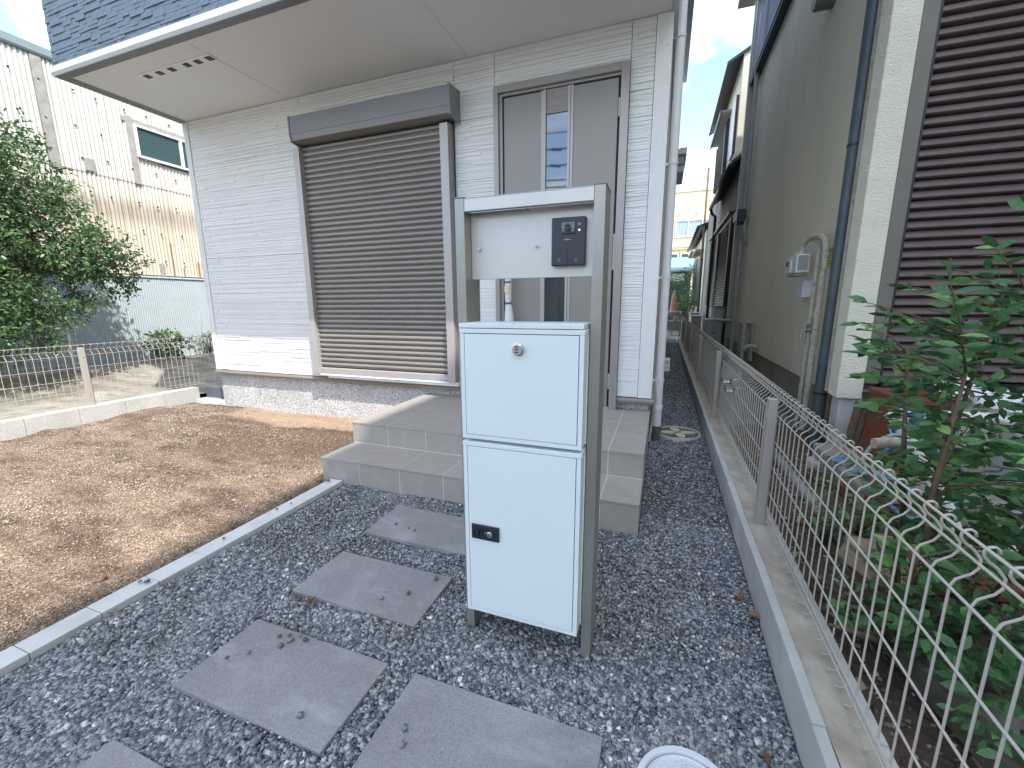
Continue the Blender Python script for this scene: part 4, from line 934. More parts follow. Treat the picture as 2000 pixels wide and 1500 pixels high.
pipe('pipe_joint', [(1.175, 4.72, 1.60), (1.175, 4.72, 1.68)], .033); pipe('pipe_joint', [(1.175, 4.84, 1.60), (1.175, 4.84, 1.68)], .031)
pipe('valve', [(1.25, 4.50, .99), (1.20, 4.46, .99), (1.19, 4.455, .99)], [.02, .02, .033]); MB().box(1.172, 1.182, 4.44, 4.47, .86, .99).build('valve_lever', m_cream, gp)
pipe('pipe_tape', [(1.25, 4.50, .925), (1.25, 4.50, .94)], .027, mt=m_bark)
box('pipe_label', m_white, 1.2225, 1.2235, 4.48, 4.512, .80, .87, gp)
box('bracket', m_white, 1.30, 1.329, 4.20, 4.26, .70, .712, gp)
gm = link('gas_meter', None, nh, loc=(1.17, 4.8, 1.5))
MB().box(1.125, 1.235, 4.66, 4.96, 1.465, 1.635).build('meter_case', m_acgrey if False else m_white, gm, bev=.008)
MB().box(1.112, 1.124, 4.78, 4.97, 1.475, 1.60).build('meter_face', m_white, gm, bev=.004)
box('display', m_dark, 1.1095, 1.1115, 4.86, 4.94, 1.54, 1.585, gm); box('meter_label', m_print, 1.1095, 1.1115, 4.80, 4.84, 1.49, 1.58, gm)
MB().box(1.14, 1.22, 4.655, 4.659, 1.49, 1.62).build('meter_rib', m_acgrey, gm)
MB().box(1.13, 1.23, 4.68, 4.94, 1.440, 1.464).build('meter_base', m_acgrey, gm, bev=.006)
box('junction_box', m_acgrey, 1.19, 1.24, 4.64, 4.86, 1.255, 1.405, gm, bev=.003) if False else box('junction_box', m_white, 1.235, 1.325, 4.80, 5.0, 1.24, 1.40, gm, bev=.004)
# yellow notice on the wall
ntc = box('notice_plate', mat('yellow_green_notice', (.55, .60, .10), .5, .06, 20), 1.318, 1.3215, 4.27, 4.56, 1.50, 1.665, nh)
mk = MB(); r = random.Random(9)
for k in range(6):
    z_ = 1.645-k*.024; y_ = 4.30
    while y_ < 4.53:
        w_ = r.uniform(.008, .03); mk.box(1.3166, 1.3175, y_, y_+w_, z_-(.012 if k == 0 else .006), z_); y_ += w_+r.uniform(.004, .012)
mk.build('notice_print', mat('dark_green_print', (.06, .10, .04), .6, .1), ntc)
# small wall fittings
MB().box(1.285, 1.329, 7.3, 7.42, .30, .86).box(1.285, 1.31, 7.30, 7.42, .861, .885).build('meter_cabinet', m_acgrey, nh, bev=.003)
MB().box(1.21, 1.329, 7.72, 8.05, .39, .86).build('meter_cabinet', m_acgrey, nh, bev=.004)
MB().box(1.19, 1.329, 7.66, 8.08, .861, .875).build('cabinet_hood', m_acgrey, nh)
o = MB().tube([(1.23, 7.60, -.03), (1.23, 7.60, .86)], .028, 12).build('conduit', m_cream, nh); autosmooth(o)
o = MB().tube([(1.32, 6.95, .56), (1.22, 7.0, .56), (1.18, 7.02, .545), (1.17, 7.03, .50)], .026, 12).build('vent_elbow', m_cream, nh); autosmooth(o)
o = MB().tube([(1.26, 9.0, .2), (1.26, 9.0, 6)], .04, 10).build('downpipe', m_acgrey, nh); autosmooth(o)
o = MB().tube([(1.26, 9.0, .92), (1.26, 8.95, .86), (1.2, 9.3, .84), (1.0, 9.8, .85)], .035, 10).build('drain_pipe', m_acgrey, nh); autosmooth(o)
lt = MB().box(1.14, 1.28, 8.85, 9.15, 2.62, 2.86).build('outdoor_lamp', m_dark, nh, bev=.02); MB().box(1.10, 1.139, 8.9, 9.1, 2.66, 2.82).build('lamp_glass', m_print, nh)
MB().tube([(1.30, 8.9, 2.7), (1.25, 8.75, 2.55), (1.26, 8.7, 2.35), (1.30, 8.7, 2.2)], .02, 6).build('cable', m_acgrey, nh, True)
for yv, zv in ((5.3, 4.05),):
    MB().lathe([(0, -.16), (.10, -.16), (.11, -.14), (.11, 0)], (1.33, yv, zv), 20, 'x').build('round_vent', m_olive, nh)
# upper window with louvred shutters
uw = link('upper_window', None, nh, loc=(1.3, 9, 5.3))
for a, b2, c, d in ((9.38, 9.46, 5.15, 6.6), (6.9, 6.95, 5.15, 6.6), (6.9, 9.46, 5.10, 5.16)): box('window_frame', m_acgrey if c == 5.15 else m_dark, 1.22, 1.329, a, b2, c, d, uw)
box('window_frame', m_acgrey, 1.205, 1.219, 6.9, 9.46, 5.15, 5.17, uw); box('window_frame', m_acgrey, 1.205, 1.219, 8.35, 8.38, 5.17, 6.6, uw); box('shutter_back', m_dark, 1.25, 1.27, 6.95, 9.38, 5.16, 6.6, uw)
for k in range(40): box('louvre', m_dark, 1.232, 1.249, 6.96, 9.37, 5.18+k*.035, 5.202+k*.035, uw)
box('eave', m_olive, .95, 6.2, 3.3, 9.9, 6.62, 6.75, nh)
for k in range(2): box('ledge_trim', m_acgrey, 1.20, 1.329, 9.48+.0*k, 9.58, .5+k*3, 3.49+k*3, nh)

# second house further down the passage
h2 = thing('second_house', 'weathered dark-trimmed house with louvred shutters further down the passage', 'house', (2.5, 14, 0))
m_oldwall = mat('weathered_grey_wall', (.25, .245, .22), .9, .3, 3, .004, 30, dirt=(.10, .10, .085), dscale=2, damt=.7, stretch=(1, 1, .4))
X2 = 1.32
box('wall', m_oldwall, X2, 6, 10.0, 17.5, -.1, 4.35, h2)
box('upper_wall', m_stuccoL, 1.24, 6, 10.8, 14.8, 4.2, 6.35, h2)
box('corner_board', m_acgrey, X2-.05, X2-.001, 10.0, 10.15, 0, 4.3, h2)
def roofslab(name, x0, x1, y0, y1, z, th, drop, mt, p):
    MB().prism([(x0, z-drop), (x1, z), (x1, z+th), (x0, z-drop+th)], 'y', y0, y1).build(name, mt, p)
roofslab('lower_eave', 1.06, X2+.1, 9.75, 13.8, 4.12, .07, .25, m_dark, h2)
o = MB().tube([(1.06, 9.75, 3.86), (1.06, 13.8, 3.84)], .05, 10).build('gutter', m_dark, h2, True)
o = MB().tube([(1.07, 13.7, 3.82), (1.10, 13.7, 3.7), (1.2, 13.7, 3.6), (1.20, 13.7, 0)], .04, 10).build('downpipe', m_dark, h2, True)
roofslab('upper_eave', .93, 1.6, 10.75, 14.8, 6.48, .06, .38, m_dark, h2)
box('roof', m_dark, 1.6, 6, 10.75, 14.8, 6.49, 6.6, h2)
def louvre_window(p, x, y0, y1, z0, z1, n_, dark=True):
    w_ = box('window_frame', m_dark, x-.09, x-.001, y0, y0+.09, z0, z1, p); box('window_frame', m_dark, x-.09, x-.001, y1-.09, y1, z0, z1, p)
    box('window_frame', m_dark, x-.06, x-.001, y0, y1, z1, z1+.06, p); box('window_frame', m_dark, x-.03, x-.001, y0+.091, y1-.091, z0, z1, p)
    h = (z1-z0)/n_
    for k in range(n_):
        MB().prism([(x-.085, z0+k*h+.01), (x-.040, z0+k*h+.01+h*.62), (x-.036, z0+k*h+.01+h*.58), (x-.081, z0+k*h+.006)], 'y', y0+.095, y1-.095).build('louvre', m_acgrey, p)
louvre_window(h2, X2, 10.55, 12.9, 1.12, 3.02, 30); louvre_window(h2, X2, 13.0, 14.9, 1.12, 3.05, 28)
box('window_hood', m_dark, X2-.14, X2-.001, 10.5, 15.0, 3.10, 3.14, h2); box('window_sill_panel', m_oldwall, X2-.06, X2-.001, 10.6, 12.9, .82, 1.06, h2)
louvre_window(h2, 1.24, 12.4, 14.5, 4.4, 5.6, 16); box('canopy', m_acgrey, 1.02, 1.239, 12.2, 14.7, 5.75, 5.79, h2); box('canopy', m_dark, .99, 1.019, 12.2, 14.7, 5.70, 5.82, h2)
box('window_frame', m_bark, 1.19, 1.239, 11.0, 11.06, 4.45, 5.6, h2); box('window_frame', m_white, 1.19, 1.239, 11.061, 11.6, 4.45, 5.6, h2)
MB().tube([(X2-.03, 10.3, .9), (X2-.03, 10.3, 4.0), (X2-.03, 10.5, 4.1)], .012, 6).build('cable', m_dark, h2, True)
# third house
h3 = thing('third_house', 'pale house with dark hooded windows at the far end of the row', 'house', (2.5, 21, 0))
box('wall', m_stuccoL, 1.30, 6, 17.7, 25, -.1, 3.9, h3); box('upper_wall', m_acgrey, 1.9, 6, 17.7, 25, 3.9, 6.2, h3)
roofslab('eave', 1.0, 1.9, 17.6, 25.2, 4.25, .09, .3, m_dark, h3); o = MB().tube([(1.0, 17.6, 3.98), (1.0, 25.2, 3.96)], .06, 8).build('gutter', m_dark, h3, True)
box('window_frame', m_dark, 1.20, 1.299, 18.4, 20.2, 1.1, 3.0, h3); box('window_frame', m_dark, 1.20, 1.299, 20.6, 22.4, 1.2, 3.1, h3); box('window_hood', m_acgrey, 1.0, 1.299, 18.2, 20.5, 3.2, 3.26, h3); box('window_hood', m_acgrey, .95, 1.299, 21.0, 23.5, 3.42, 3.5, h3)
o = MB().tube([(1.2, 17.65, 0), (1.2, 17.65, 6.0)], .04, 8).build('rusty_pipe', m_bark, h3, True)
# air conditioners
def ac(x0, y0, z0, label, s=1.0):
    t = thing('air_conditioner', label, 'air conditioner', (x0+.15, y0+.4, z0), 'outdoor units beside the neighbour houses')
    MB().box(x0, x0+.30*s, y0, y0+.80*s, z0+.05, z0+.62*s).build('casing', m_acgrey, t, bev=.012)
    MB().box(x0-.012, x0+.312*s, y0-.012, y0+.812*s, z0+.62*s+.0005, z0+.645*s).build('lid', m_acgrey, t, bev=.006)
    MB().box(x0+.09, x0+.21, y0-.022, y0-.0005, z0+.24, z0+.48*s).build('valve_cover', m_acgrey, t, bev=.006)
    box('valve_recess', m_dark, x0+.11, x0+.19, y0-.0245, y0-.0225, z0+.41, z0+.44, t)
    for k in range(9): MB().box(x0-.008, x0-.001, y0+.28, y0+.74*s, z0+.1+k*.055, z0+.11+k*.055).build('grille_bar', m_acgrey, t)
    for yy in (y0+.12, y0+.62): box('foot', m_dark, x0+.0, x0+.3*s, yy, yy+.06, z0, z0+.049, t)
    o = MB().tube([(x0+.2, y0-.01, z0+.2), (x0+.2, y0-.10, z0+.12), (x0+.28, y0-.12, z0+.02)], .02, 8).build('hose', m_acgrey, t, True)
    return t
ac(.93, 10.6, .10, 'nearest grey air conditioner outdoor unit standing between fence and louvred house', 1.12)
ac(.80, 14.3, .16, 'middle air conditioner outdoor unit further down the passage behind the fence', 1.0)
ac(.86, 15.9, .22, 'farthest air conditioner outdoor unit at the end of the fence row')
# ladder-like pale utility frame at the passage end
wh_ = thing('water_heater_rack', 'pale water heater unit on a white stand closing the passage end', 'water heater', (.35, 14.7, 0))
MB().box(.05, .66, 14.6, 14.9, .32, .64).build('casing', m_acgrey, wh_, bev=.02); box('panel_seam', m_olive, .42, .428, 14.594, 14.5995, .33, .63, wh_)
for xx in (.16, .52): MB().tube([(xx, 14.62, -.05), (xx, 14.62, .32)], .022, 8).build('leg', m_white, wh_, True)
for k in range(3): MB().tube([(.16, 14.62, .04+k*.12), (.52, 14.62, .04+k*.12)], .016, 8).build('rung', m_white, wh_, True)
o = MB().tube([(.36, 14.75, .62), (.36, 14.75, .80)], [.09, .06], 14).build('flue', m_cream, wh_, True)
o = MB().tube([(.0, 14.75, .88), (.46, 14.75, .88)], .075, 14).build('flue_pipe', m_cream, wh_, True); MB().tube([(.44, 14.75, .88), (.53, 14.75, .88)], [.05, .05], 10).build('flue_cap', m_white, wh_, True)
# eave corner of a tiled roof on the left beyond the house
ev = thing('roofed_annex', 'grey boxed eave and wall of a building beyond the new house', 'building', (-2, 13, 0))
MB().box(-4, .28, 11.6, 12.9, 4.72, 4.88).build('gutter', m_trim, ev, bev=.02); MB().box(-4, .22, 11.65, 12.9, 4.52, 4.71).build('eave', m_acgrey, ev); MB().box(-4, .24, 11.7, 12.9, 4.36, 4.515).build('eave_board', m_trim, ev)
box('wall', m_oldwall, -4, -.03, 11.9, 13.9, 0, 4.35, ev)

# ---- yellow building at the end
yb_ = thing('yellow_building', 'cream-yellow panelled building with white windows at the far end', 'building', (1, 31, 0))
m_ycream = mat('cream_yellow_panel', (.80, .66, .42), .8, .04, 1.5); YB = 30.0
box('wall_core', m_ycream, -6, 9, YB+.05, 38, -.1, 8.1, yb_)
for r_, (z0, z1) in enumerate(((0, 1.6), (1.62, 2.6), (4.45, 5.35), (6.42, 7.2), (7.22, 8.08))):
    xx = -3.0
    while xx < 6: MB().box(xx+.008, xx+.68, YB, YB+.049, z0, z1-.01).build('wall_panel', m_ycream, yb_); xx += .688
box('roof_cap', m_white, -6, 9, YB-.06, YB+.3, 8.10, 8.2, yb_)
m_curt, _n, _l, _b = newmat('curtained_glass'); _b.inputs['Base Color'].default_value = (.33, .42, .42, 1); _b.inputs['Roughness'].default_value = .15
for x0 in (-1.35, .35, 2.02, 3.7):
    w_ = MB().box(x0, x0+.06, YB-.05, YB+.045, 5.36, 6.41).box(x0+1.54, x0+1.6, YB-.05, YB+.045, 5.36, 6.41).box(x0+.06, x0+1.54, YB-.05, YB+.045, 5.36, 5.42).box(x0+.06, x0+1.54, YB-.05, YB+.045, 6.35, 6.41).box(x0+.72, x0+.78, YB-.04, YB+.04, 5.42, 6.35).build('window', m_white, yb_)
    for a in (x0+.062, x0+.782): box('pane', m_curt, a, a+(.656 if a < x0+.5 else .756), YB+.0, YB+.02, 5.422, 6.348, w_)
    gb = MB()
    for k in range(1, 6): gb.box(x0+.06+k*.11, x0+.068+k*.11, YB-.006, YB-.001, 5.43, 6.34); gb.box(x0+.78+k*.125, x0+.788+k*.125, YB-.006, YB-.001, 5.43, 6.34)
    for k in range(1, 7): gb.box(x0+.07, x0+1.53, YB-.012, YB-.007, 5.42+k*.13, 5.43+k*.13)
    gb.build('curtain_grid', m_trim, w_)
for x0 in (-.9, .1, .75, 1.38, 2.0, 2.6):
    w_ = MB().box(x0, x0+.55, YB-.05, YB-.02, 3.3, 4.44).build('window', m_white, yb_)
    box('pane', mg2, x0+.08, x0+.47, YB-.056, YB-.051, 3.9, 4.32, w_); box('pane', mg2, x0+.08, x0+.47, YB-.056, YB-.051, 3.36, 3.84, w_)
for x0 in (-.35, .72, 1.76): MB().tube([(x0, YB-.25, 7.05), (x0-.25, YB-.02, 6.7)], .05, 8).build('vent_pipe', m_white, yb_, True)
for zc in (4.62, 4.75): box('cornice', m_ycream, -6, 9, YB-.09, YB-.001, zc, zc+.05, yb_)
aw = thing('blue_awning_shed', 'shed with a faded blue sheet roof in front of the yellow building', 'shed', (.6, 27, 0))
MB().prism([(26.0, 3.0), (27.6, 3.85), (27.6, 3.90), (26.0, 3.05)], 'x', -1.5, 1.42).build('sheet_roof', mat('faded_blue_sheet', (.20, .33, .40), .6, .1, 3), aw)
box('wall', mat('dark_teal_wall', (.04, .07, .075), .7, .2, 3), -1.5, 1.3, 26.3, 27.5, 0, 3.0, aw)
MB().box(.2, .95, 26.22, 26.29, 2.45, 2.85).build('window', m_print, aw)
# shrubs and furled parasol at the end
def far_bush(label, c, r_, n_, size, seed_up=.2):
    t = thing('far_shrub', label, 'shrub', (c[0], c[1], 0), 'shrubs at the end of the passage')
    MB().tube([(c[0], c[1], -.05), (c[0], c[1], c[2])], [.05, .02], 6).build('trunk', m_bark, t)
    d = rng.normal(0, 1, (n_, 3)); d /= np.linalg.norm(d, axis=1)[:, None]; p = np.array(c)+d*(r_*rng.uniform(.3, 1, n_)**.5*(.75+.5*vnoise(d[:, 0]*2+4, d[:, 2]*2+4, 1.8, 3)))[:, None]
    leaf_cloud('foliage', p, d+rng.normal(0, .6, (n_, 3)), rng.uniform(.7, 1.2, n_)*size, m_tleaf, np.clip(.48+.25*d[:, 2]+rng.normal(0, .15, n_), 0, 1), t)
far_bush('bright green rounded shrub at the end of the passage', (.95, 18.6, 1.05), .55, 1500, .09)
far_bush('darker green shrub behind the bright one at the passage end', (.85, 22.0, 1.75), 1.05, 2400, .11)
far_bush('dark shrub mass under the blue sheet roof', (-.2, 21.5, 1.5), 1.0, 2000, .11)
t = thing('furled_parasol', 'faded pink furled parasol standing before the far shrubs', 'parasol', (.30, 16.5, 0))
MB().tube([(.30, 16.5, 0), (.30, 16.5, 1.72)], .02, 8).build('pole', m_bark, t, True)
MB().tube([(.30, 16.5, .75), (.30, 16.5, .95), (.30, 16.5, 1.4), (.30, 16.5, 1.66)], [.10, .13, .09, .02], 12).build('canopy', mat('faded_pink_cloth', (.50, .27, .24), .8, .15, 9), t)

# ================================================================== GARDEN CLUTTER (RIGHT)
m_orange = mat('terracotta_red', (.17, .055, .035), .7, .12, 8)
t = thing('planter_crate', 'rust-red plastic planter crate beside the maroon shutter', 'crate', (1.5, 3.2, 0))
MB().box(1.34, 1.60, 3.02, 3.40, .10, .115).build('bottom', m_orange, t)
for a in ((1.34, 1.60, 3.02, 3.035), (1.34, 1.60, 3.385, 3.40)): box('side_wall', m_orange, a[0], a[1], a[2], a[3], 0.116, .60, t, bev=.004)
for a in ((1.34, 1.355), (1.585, 1.60)): box('side_wall', m_orange, a[0], a[1], 3.036, 3.384, 0.116, .60, t)
MB().box(1.325, 1.615, 3.005, 3.4, .60, .63).build('rim', m_orange, t, bev=.004)
t = thing('timber_stack', 'dark weathered boards leaning by the plastered pilaster base', 'boards', (1.33, 3.5, 0))
for k in range(4): MB().prism([(1.27+k*.022, .0), (1.287+k*.022, .0), (1.337+k*.022, .50-.03*k), (1.320+k*.022, .50-.03*k)], 'y', 3.46-.03*k, 3.54-.03*k).build('board', m_bark, t)
o = MB().box(1.10, 1.75, 2.72, 3.55, -.05, .17).build('concrete_step', m_nfound, None, bev=.02); tag(o, 'mossy concrete step below the maroon shutter', 'step')
t = thing('plastic_tub', 'blue round plastic tub with white rim lying tilted behind the shrub', 'tub', (1.36, 2.85, .49))
t.scale = (.62, .62, .62)
m_bluep = mat('blue_plastic', (.05, .13, .50), .35, .1, 8)
q = MB().lathe([(0, .0), (.115, .0), (.125, .012), (.15, .05), (.16, .052), (.16, .045)], (0, 0, 0), 36).build('bowl', m_bluep, t); q.rotation_euler = (R(-72), R(12), 0); q.location = (0, 0, 0); autosmooth(q)
for k in range(4):
    a = k*math.pi/4; s2 = MB().tube([(-.12*math.cos(a), -.12*math.sin(a), -.006), (.12*math.cos(a), .12*math.sin(a), -.006)], .004, 5).build('rib', m_bluep, t); s2.rotation_euler = (R(-72), R(12), 0); s2.location = (0, 0, 0)
q = MB().lathe([(.158, .052), (.172, .05), (.176, .056), (.172, .064), (.158, .062)], (0, 0, 0), 36).build('white_rim', m_white, t); q.rotation_euler = (R(-72), R(12), 0); q.location = (0, 0, 0)
t = thing('pvc_pipes', 'bundle of white plastic pipes leaning behind the shrub leaves', 'pipes', (1.2, 2.4, 0))
o = MB().tube([(1.075, 2.42, .655), (1.14, 2.38, .50), (1.24, 2.30, .30), (1.30, 2.25, .12)], .030, 14).build('pipe', m_white, t); autosmooth(o)
o = MB().tube([(1.06, 2.42, .672), (1.085, 2.415, .635)], [.040, .036], 14).build('socket', m_white, t)
o = MB().tube([(1.035, 2.5, .49), (1.13, 2.52, .50), (1.2, 2.55, .49)], .026, 12).build('pipe', m_cream, t); autosmooth(o)
o = MB().tube([(1.20, 2.45, .665), (1.45, 2.5, .66), (1.8, 2.6, .60)], .024, 10).build('pipe', m_white, t); autosmooth(o)
o = MB().tube([(1.22, 2.1, .20), (1.6, 2.15, .19)], .022, 10).build('pipe', m_white, t); autosmooth(o)
t = thing('garden_hose', 'pale green and blue garden hose coiled before the crate', 'hose', (1.15, 2.7, .2))
for k, mt_ in ((0, mat('green_hose', (.30, .42, .33), .5, .1)), (1, mat('blue_hose', (.06, .22, .36), .5, .1)), (2, mat('light_blue_hose', (.16, .36, .46), .5, .1))):
    pts = [(1.22+.16*math.cos(a)+.03*k, 2.65-.05*k, .32+.19*math.sin(a)-.02*k) for a in np.linspace(.5, 4.9+k*.5, 26)]
    MB().tube(pts, .011, 8).build('hose_loop', mt_, t, True)
t = thing('sheet_pile', 'crumpled white plastic sheets heaped behind the shrub', 'plastic sheets', (1.9, 3.1, .7))
for k in range(7):
    cx, cy, cz = 1.62+.17*k, 3.05+.05*(k % 3), .66-.05*(k % 3); r = random.Random(k)
    V_ = [(cx+(i-2)*.05+r.uniform(-.01, .01), cy+(j-2)*.05, cz+r.uniform(-.04, .04)+.02*j) for i in range(5) for j in range(5)]
    me = bpy.data.meshes.new('sheet'); me.from_pydata(V_, [], [(i*5+j, i*5+5+j, i*5+6+j, i*5+1+j) for i in range(4) for j in range(4)]); me.materials.append(m_white); link('sheet', me, t)
t = thing('white_planter_block', 'pale concrete planter block further right behind the shrub', 'planter', (2.0, 2.8, .3)); MB().box(1.75, 2.3, 2.75, 3.0, 0, .52).build('body', m_block, t, bev=.01)
o = MB().lathe([(0, .052), (.074, .052), (.080, .046), (.080, -.02)], (1.12, 3.42, .02), 36).build('round_lid', m_blockL, None); autosmooth(o); tag(o, 'small round pale concrete lid on the garden soil', 'lid')
o = MB().tube([(.856, 3.6, .05), (.885, 2.60, .045), (.91, 2.1, .04)], .032, 14).build('ground_pipe', mat('stained_grey_pipe', (.33, .32, .33), .5, .25, 12, dirt=(.16, .09, .06), dscale=9, damt=.7), None, True); tag(o, 'stained grey pipe lying along the garden soil by the fence', 'pipe')
t = thing('plant_pot', 'old terracotta saucer pot with whitish crust beside the round lid', 'plant pot', (1.20, 2.9, 0))
q = MB().lathe([(0, .05), (.13, .05), (.15, .10), (.165, .10), (.15, .0), (0, 0)], (1.22, 2.85, .02), 30).build('bowl', m_orange, t); autosmooth(q)
t = thing('blue_rag', 'faded blue cloth rags draped near the terracotta pot', 'cloth', (1.2, 3.1, .15))
for k in range(5):
    cx, cy = 1.14+.05*k, 3.12-.12*k; r = random.Random(k+20)
    V_ = [(cx+(i-2)*.03, cy+(j-2)*.04, .17+r.uniform(-.035, .035)) for i in range(5) for j in range(5)]
    me = bpy.data.meshes.new('rag'); me.from_pydata(V_, [], [(i*5+j, i*5+5+j, i*5+6+j, i*5+1+j) for i in range(4) for j in range(4)]); me.materials.append(mat('faded_blue_cloth', (.13, .24, .36), .9, .2, 20)); link('rag', me, t)
t = thing('tile_bricks', 'scattered terracotta bricks under the shrub', 'bricks', (1.4, 2.0, 0))
for k, (cx, cy, a) in enumerate(((1.30, 2.05, .3), (1.55, 2.15, -.2), (1.42, 1.75, .9), (1.75, 1.95, .2), (1.22, 1.62, .5), (1.62, 2.42, 0), (1.12, 2.02, .2))):
    o = MB().box(-.1, .1, -.05, .05, 0, .055).build('brick', m_orange, t, bev=.004); o.location = Vector((cx, cy, .03))-Vector(t.location); o.rotation_euler = (0, .05, a)
def rock(c, s, label, seed, mt):
    r = np.random.default_rng(seed); import bmesh
    bm = bmesh.new(); bmesh.ops.create_icosphere(bm, subdivisions=3, radius=1)
    for v in bm.verts:
        p = v.co; k = 1+.25*(math.sin(p.x*3+seed)*math.cos(p.y*2.6+seed))+.12*math.sin(p.z*7+p.x*5+seed); v.co = Vector((p.x*s[0]*k, p.y*s[1]*k, p.z*s[2]*k))
    me = bpy.data.meshes.new('rock'); bm.to_mesh(me); bm.free(); me.materials.append(mt); o = link('rock', me, None, loc=c); tag(o, label, 'rock'); return o
m_sand = mat('sandy_stone', (.40, .31, .21), .9, .3, 9, .006, 30); m_grock = mat('grey_layered_stone', (.22, .21, .19), .9, .4, 8, .006, 30, stretch=(1, 1, 3))
rock((.98, 2.12, .06), (.13, .16, .10), 'large sandy yellow rock behind the fence under the shrub', 2, m_sand)
rock((.90, 1.32, .06), (.07, .13, .06), 'grey layered stone beside the wooden edging planks', 5, m_grock)
rock((.98, 1.05, .05), (.05, .06, .04), 'small pale round stone near the planks', 8, m_block)
m_wood = mat('weathered_plank', (.135, .12, .09), .9, .4, 14, .003, 60, stretch=(6, 1, 1), dirt=(.05, .05, .035), dscale=5, damt=.6)
t = thing('edging_planks', 'two weathered wooden edging planks lying on the soil at lower right', 'planks', (.95, 1.2, .05))
for (xa, ya, xb_, yb2, w_) in ((.80, 1.62, .98, .55, .045), (.93, 1.66, 1.16, .6, .04)):
    d = Vector((xb_-xa, yb2-ya, 0)); n_ = Vector((-d.y, d.x, 0)).normalized()*w_
    MB().prism([(xa-n_.x, ya-n_.y), (xb_-n_.x, yb2-n_.y), (xb_+n_.x, yb2+n_.y), (xa+n_.x, ya+n_.y)], 'z', .03, .11).build('plank', m_wood, t, bev=.004)

# ---- shrub with compound leaves
sb = thing('garden_shrub', 'tall green shrub with compound leaves spilling toward the fence at right', 'shrub', (1.05, 1.9, 0))
LM = [leaf_mesh('leaf', m_leaf, .062, .030, v) for v in (.2, .35, .5, .65, .8, .93)]
stems = [((1.02, 2.03, 0), (0.86, 1.83, 0.55), (0.74, 1.68, 1.05)), ((1.06, 2.08, 0), (1.04, 1.98, 0.6), (1.06, 1.88, 1.25)), ((0.94, 1.88, 0), (0.82, 1.73, 0.4), (0.62, 1.60, 0.72)), ((1.14, 1.98, 0), (1.26, 1.83, 0.6), (1.34, 1.73, 1.2)),
         ((0.89, 1.78, 0), (0.76, 1.48, 0.35), (0.66, 1.28, 0.55)), ((1.09, 1.78, 0), (1.00, 1.50, 0.45), (0.94, 1.33, 0.85)), ((0.94, 1.68, 0), (0.82, 1.58, 0.55), (0.80, 1.50, 1.0)), ((0.84, 1.63, 0), (0.64, 1.38, 0.2), (0.48, 1.23, 0.32))]
mb = MB(); tips = []
for a, b2, c in stems:
    mb.tube([a, b2, c], [.012, .009, .004], 7)
    for k in range(15):
        t_ = random.uniform(.3, 1); A, B2, Cc = Vector(a), Vector(b2), Vector(c)
        p = A.lerp(B2, t_*2) if t_ < .5 else B2.lerp(Cc, t_*2-1)
        d = Vector((random.uniform(-1.2, .7), random.uniform(-1, .8), random.uniform(-.05, .55))).normalized(); tips.append((p, d, random.uniform(.14, .36)))
for p, d, L_ in [((.98, 1.85, 1.05), (-1, -.1, .45), .34), ((1.02, 1.8, 1.16), (-.9, -.2, .25), .3), ((1.1, 1.8, 1.15), (-.5, -.3, .5), .3), ((.95, 1.75, .92), (-1, -.2, .1), .26), ((.95, 1.8, .62), (-1, -.1, .1), .28), ((1.12, 1.90, 1.02), (-1, -.15, .32), .40), ((1.05, 1.85, .88), (-1, -.1, .12), .42), ((1.0, 1.8, .80), (-1, .0, .18), .36), ((1.22, 1.95, 1.12), (-.9, -.2, .55), .36), ((1.0, 1.78, .70), (-1, -.1, .05), .36), ((1.25, 1.9, 1.25), (-.5, -.3, .45), .35), ((1.4, 1.9, 1.3), (.0, -.4, .4), .35), ((1.5, 1.8, 1.1), (.3, -.6, .4), .35), ((1.3, 1.7, 1.1), (-.3, -.6, .3), .36)]:
    tips.append((Vector(p), Vector(d).normalized(), L_))
leaves = []
for p, d, L_ in tips:
    while p.x+d.x*L_ < (.64 if p.z+d.z*L_ > .78 else .72) and L_ > .05: L_ *= .85
    if p.x < .66: continue
    while p.z < .85 and p.x+d.x*L_ < .88 and L_ > .05: L_ *= .85
    e1 = p+d*L_*.5+Vector((0, 0, .02)); e2 = p+d*L_; mb.tube([p, e1, e2], [.0035, .0025, .0012], 5)
    side = d.cross(Vector((0, 0, 1))); side = side.normalized() if side.length > .1 else Vector((1, 0, 0))
    n_ = int(L_/.034)
    for k in range(1, n_+1):
        q = p+d*L_*(k/n_)
        for sgn in (-1, 1):
            ld = (side*sgn*random.uniform(.8, 1.1)+d*random.uniform(.3, .8)+Vector((0, 0, random.uniform(-.35, .25)))).normalized()
            leaves.append((q, ld, random.uniform(.65, 1.15)))
    leaves.append((e2, d, 1.1))
mb.build('stem', m_twig, sb, True)
def lrot(d):
    zax = Vector((random.gauss(0, .45), random.gauss(0, .45)-.55, 1)); x_ = d; y_ = zax.cross(x_).normalized(); z_ = x_.cross(y_)
    return Matrix((x_, y_, z_)).transposed().to_euler()
random.shuffle(leaves)
for q, d, s_2 in leaves[:290]: link('leaf', random.choice(LM), sb, loc=q, rot=lrot(d), scale=(s_2, s_2, s_2))
rest = leaves[290:]
if rest: leaf_cloud('leaf_mass', np.array([tuple(q) for q, _, _ in rest]), np.array([tuple(d) for _, d, _ in rest]), np.array([.062*s for _, _, s in rest]), m_leaf, np.clip(rng.normal(.5, .2, len(rest)), 0, 1), sb, aspect=.5, up=.2)
nB = 1700
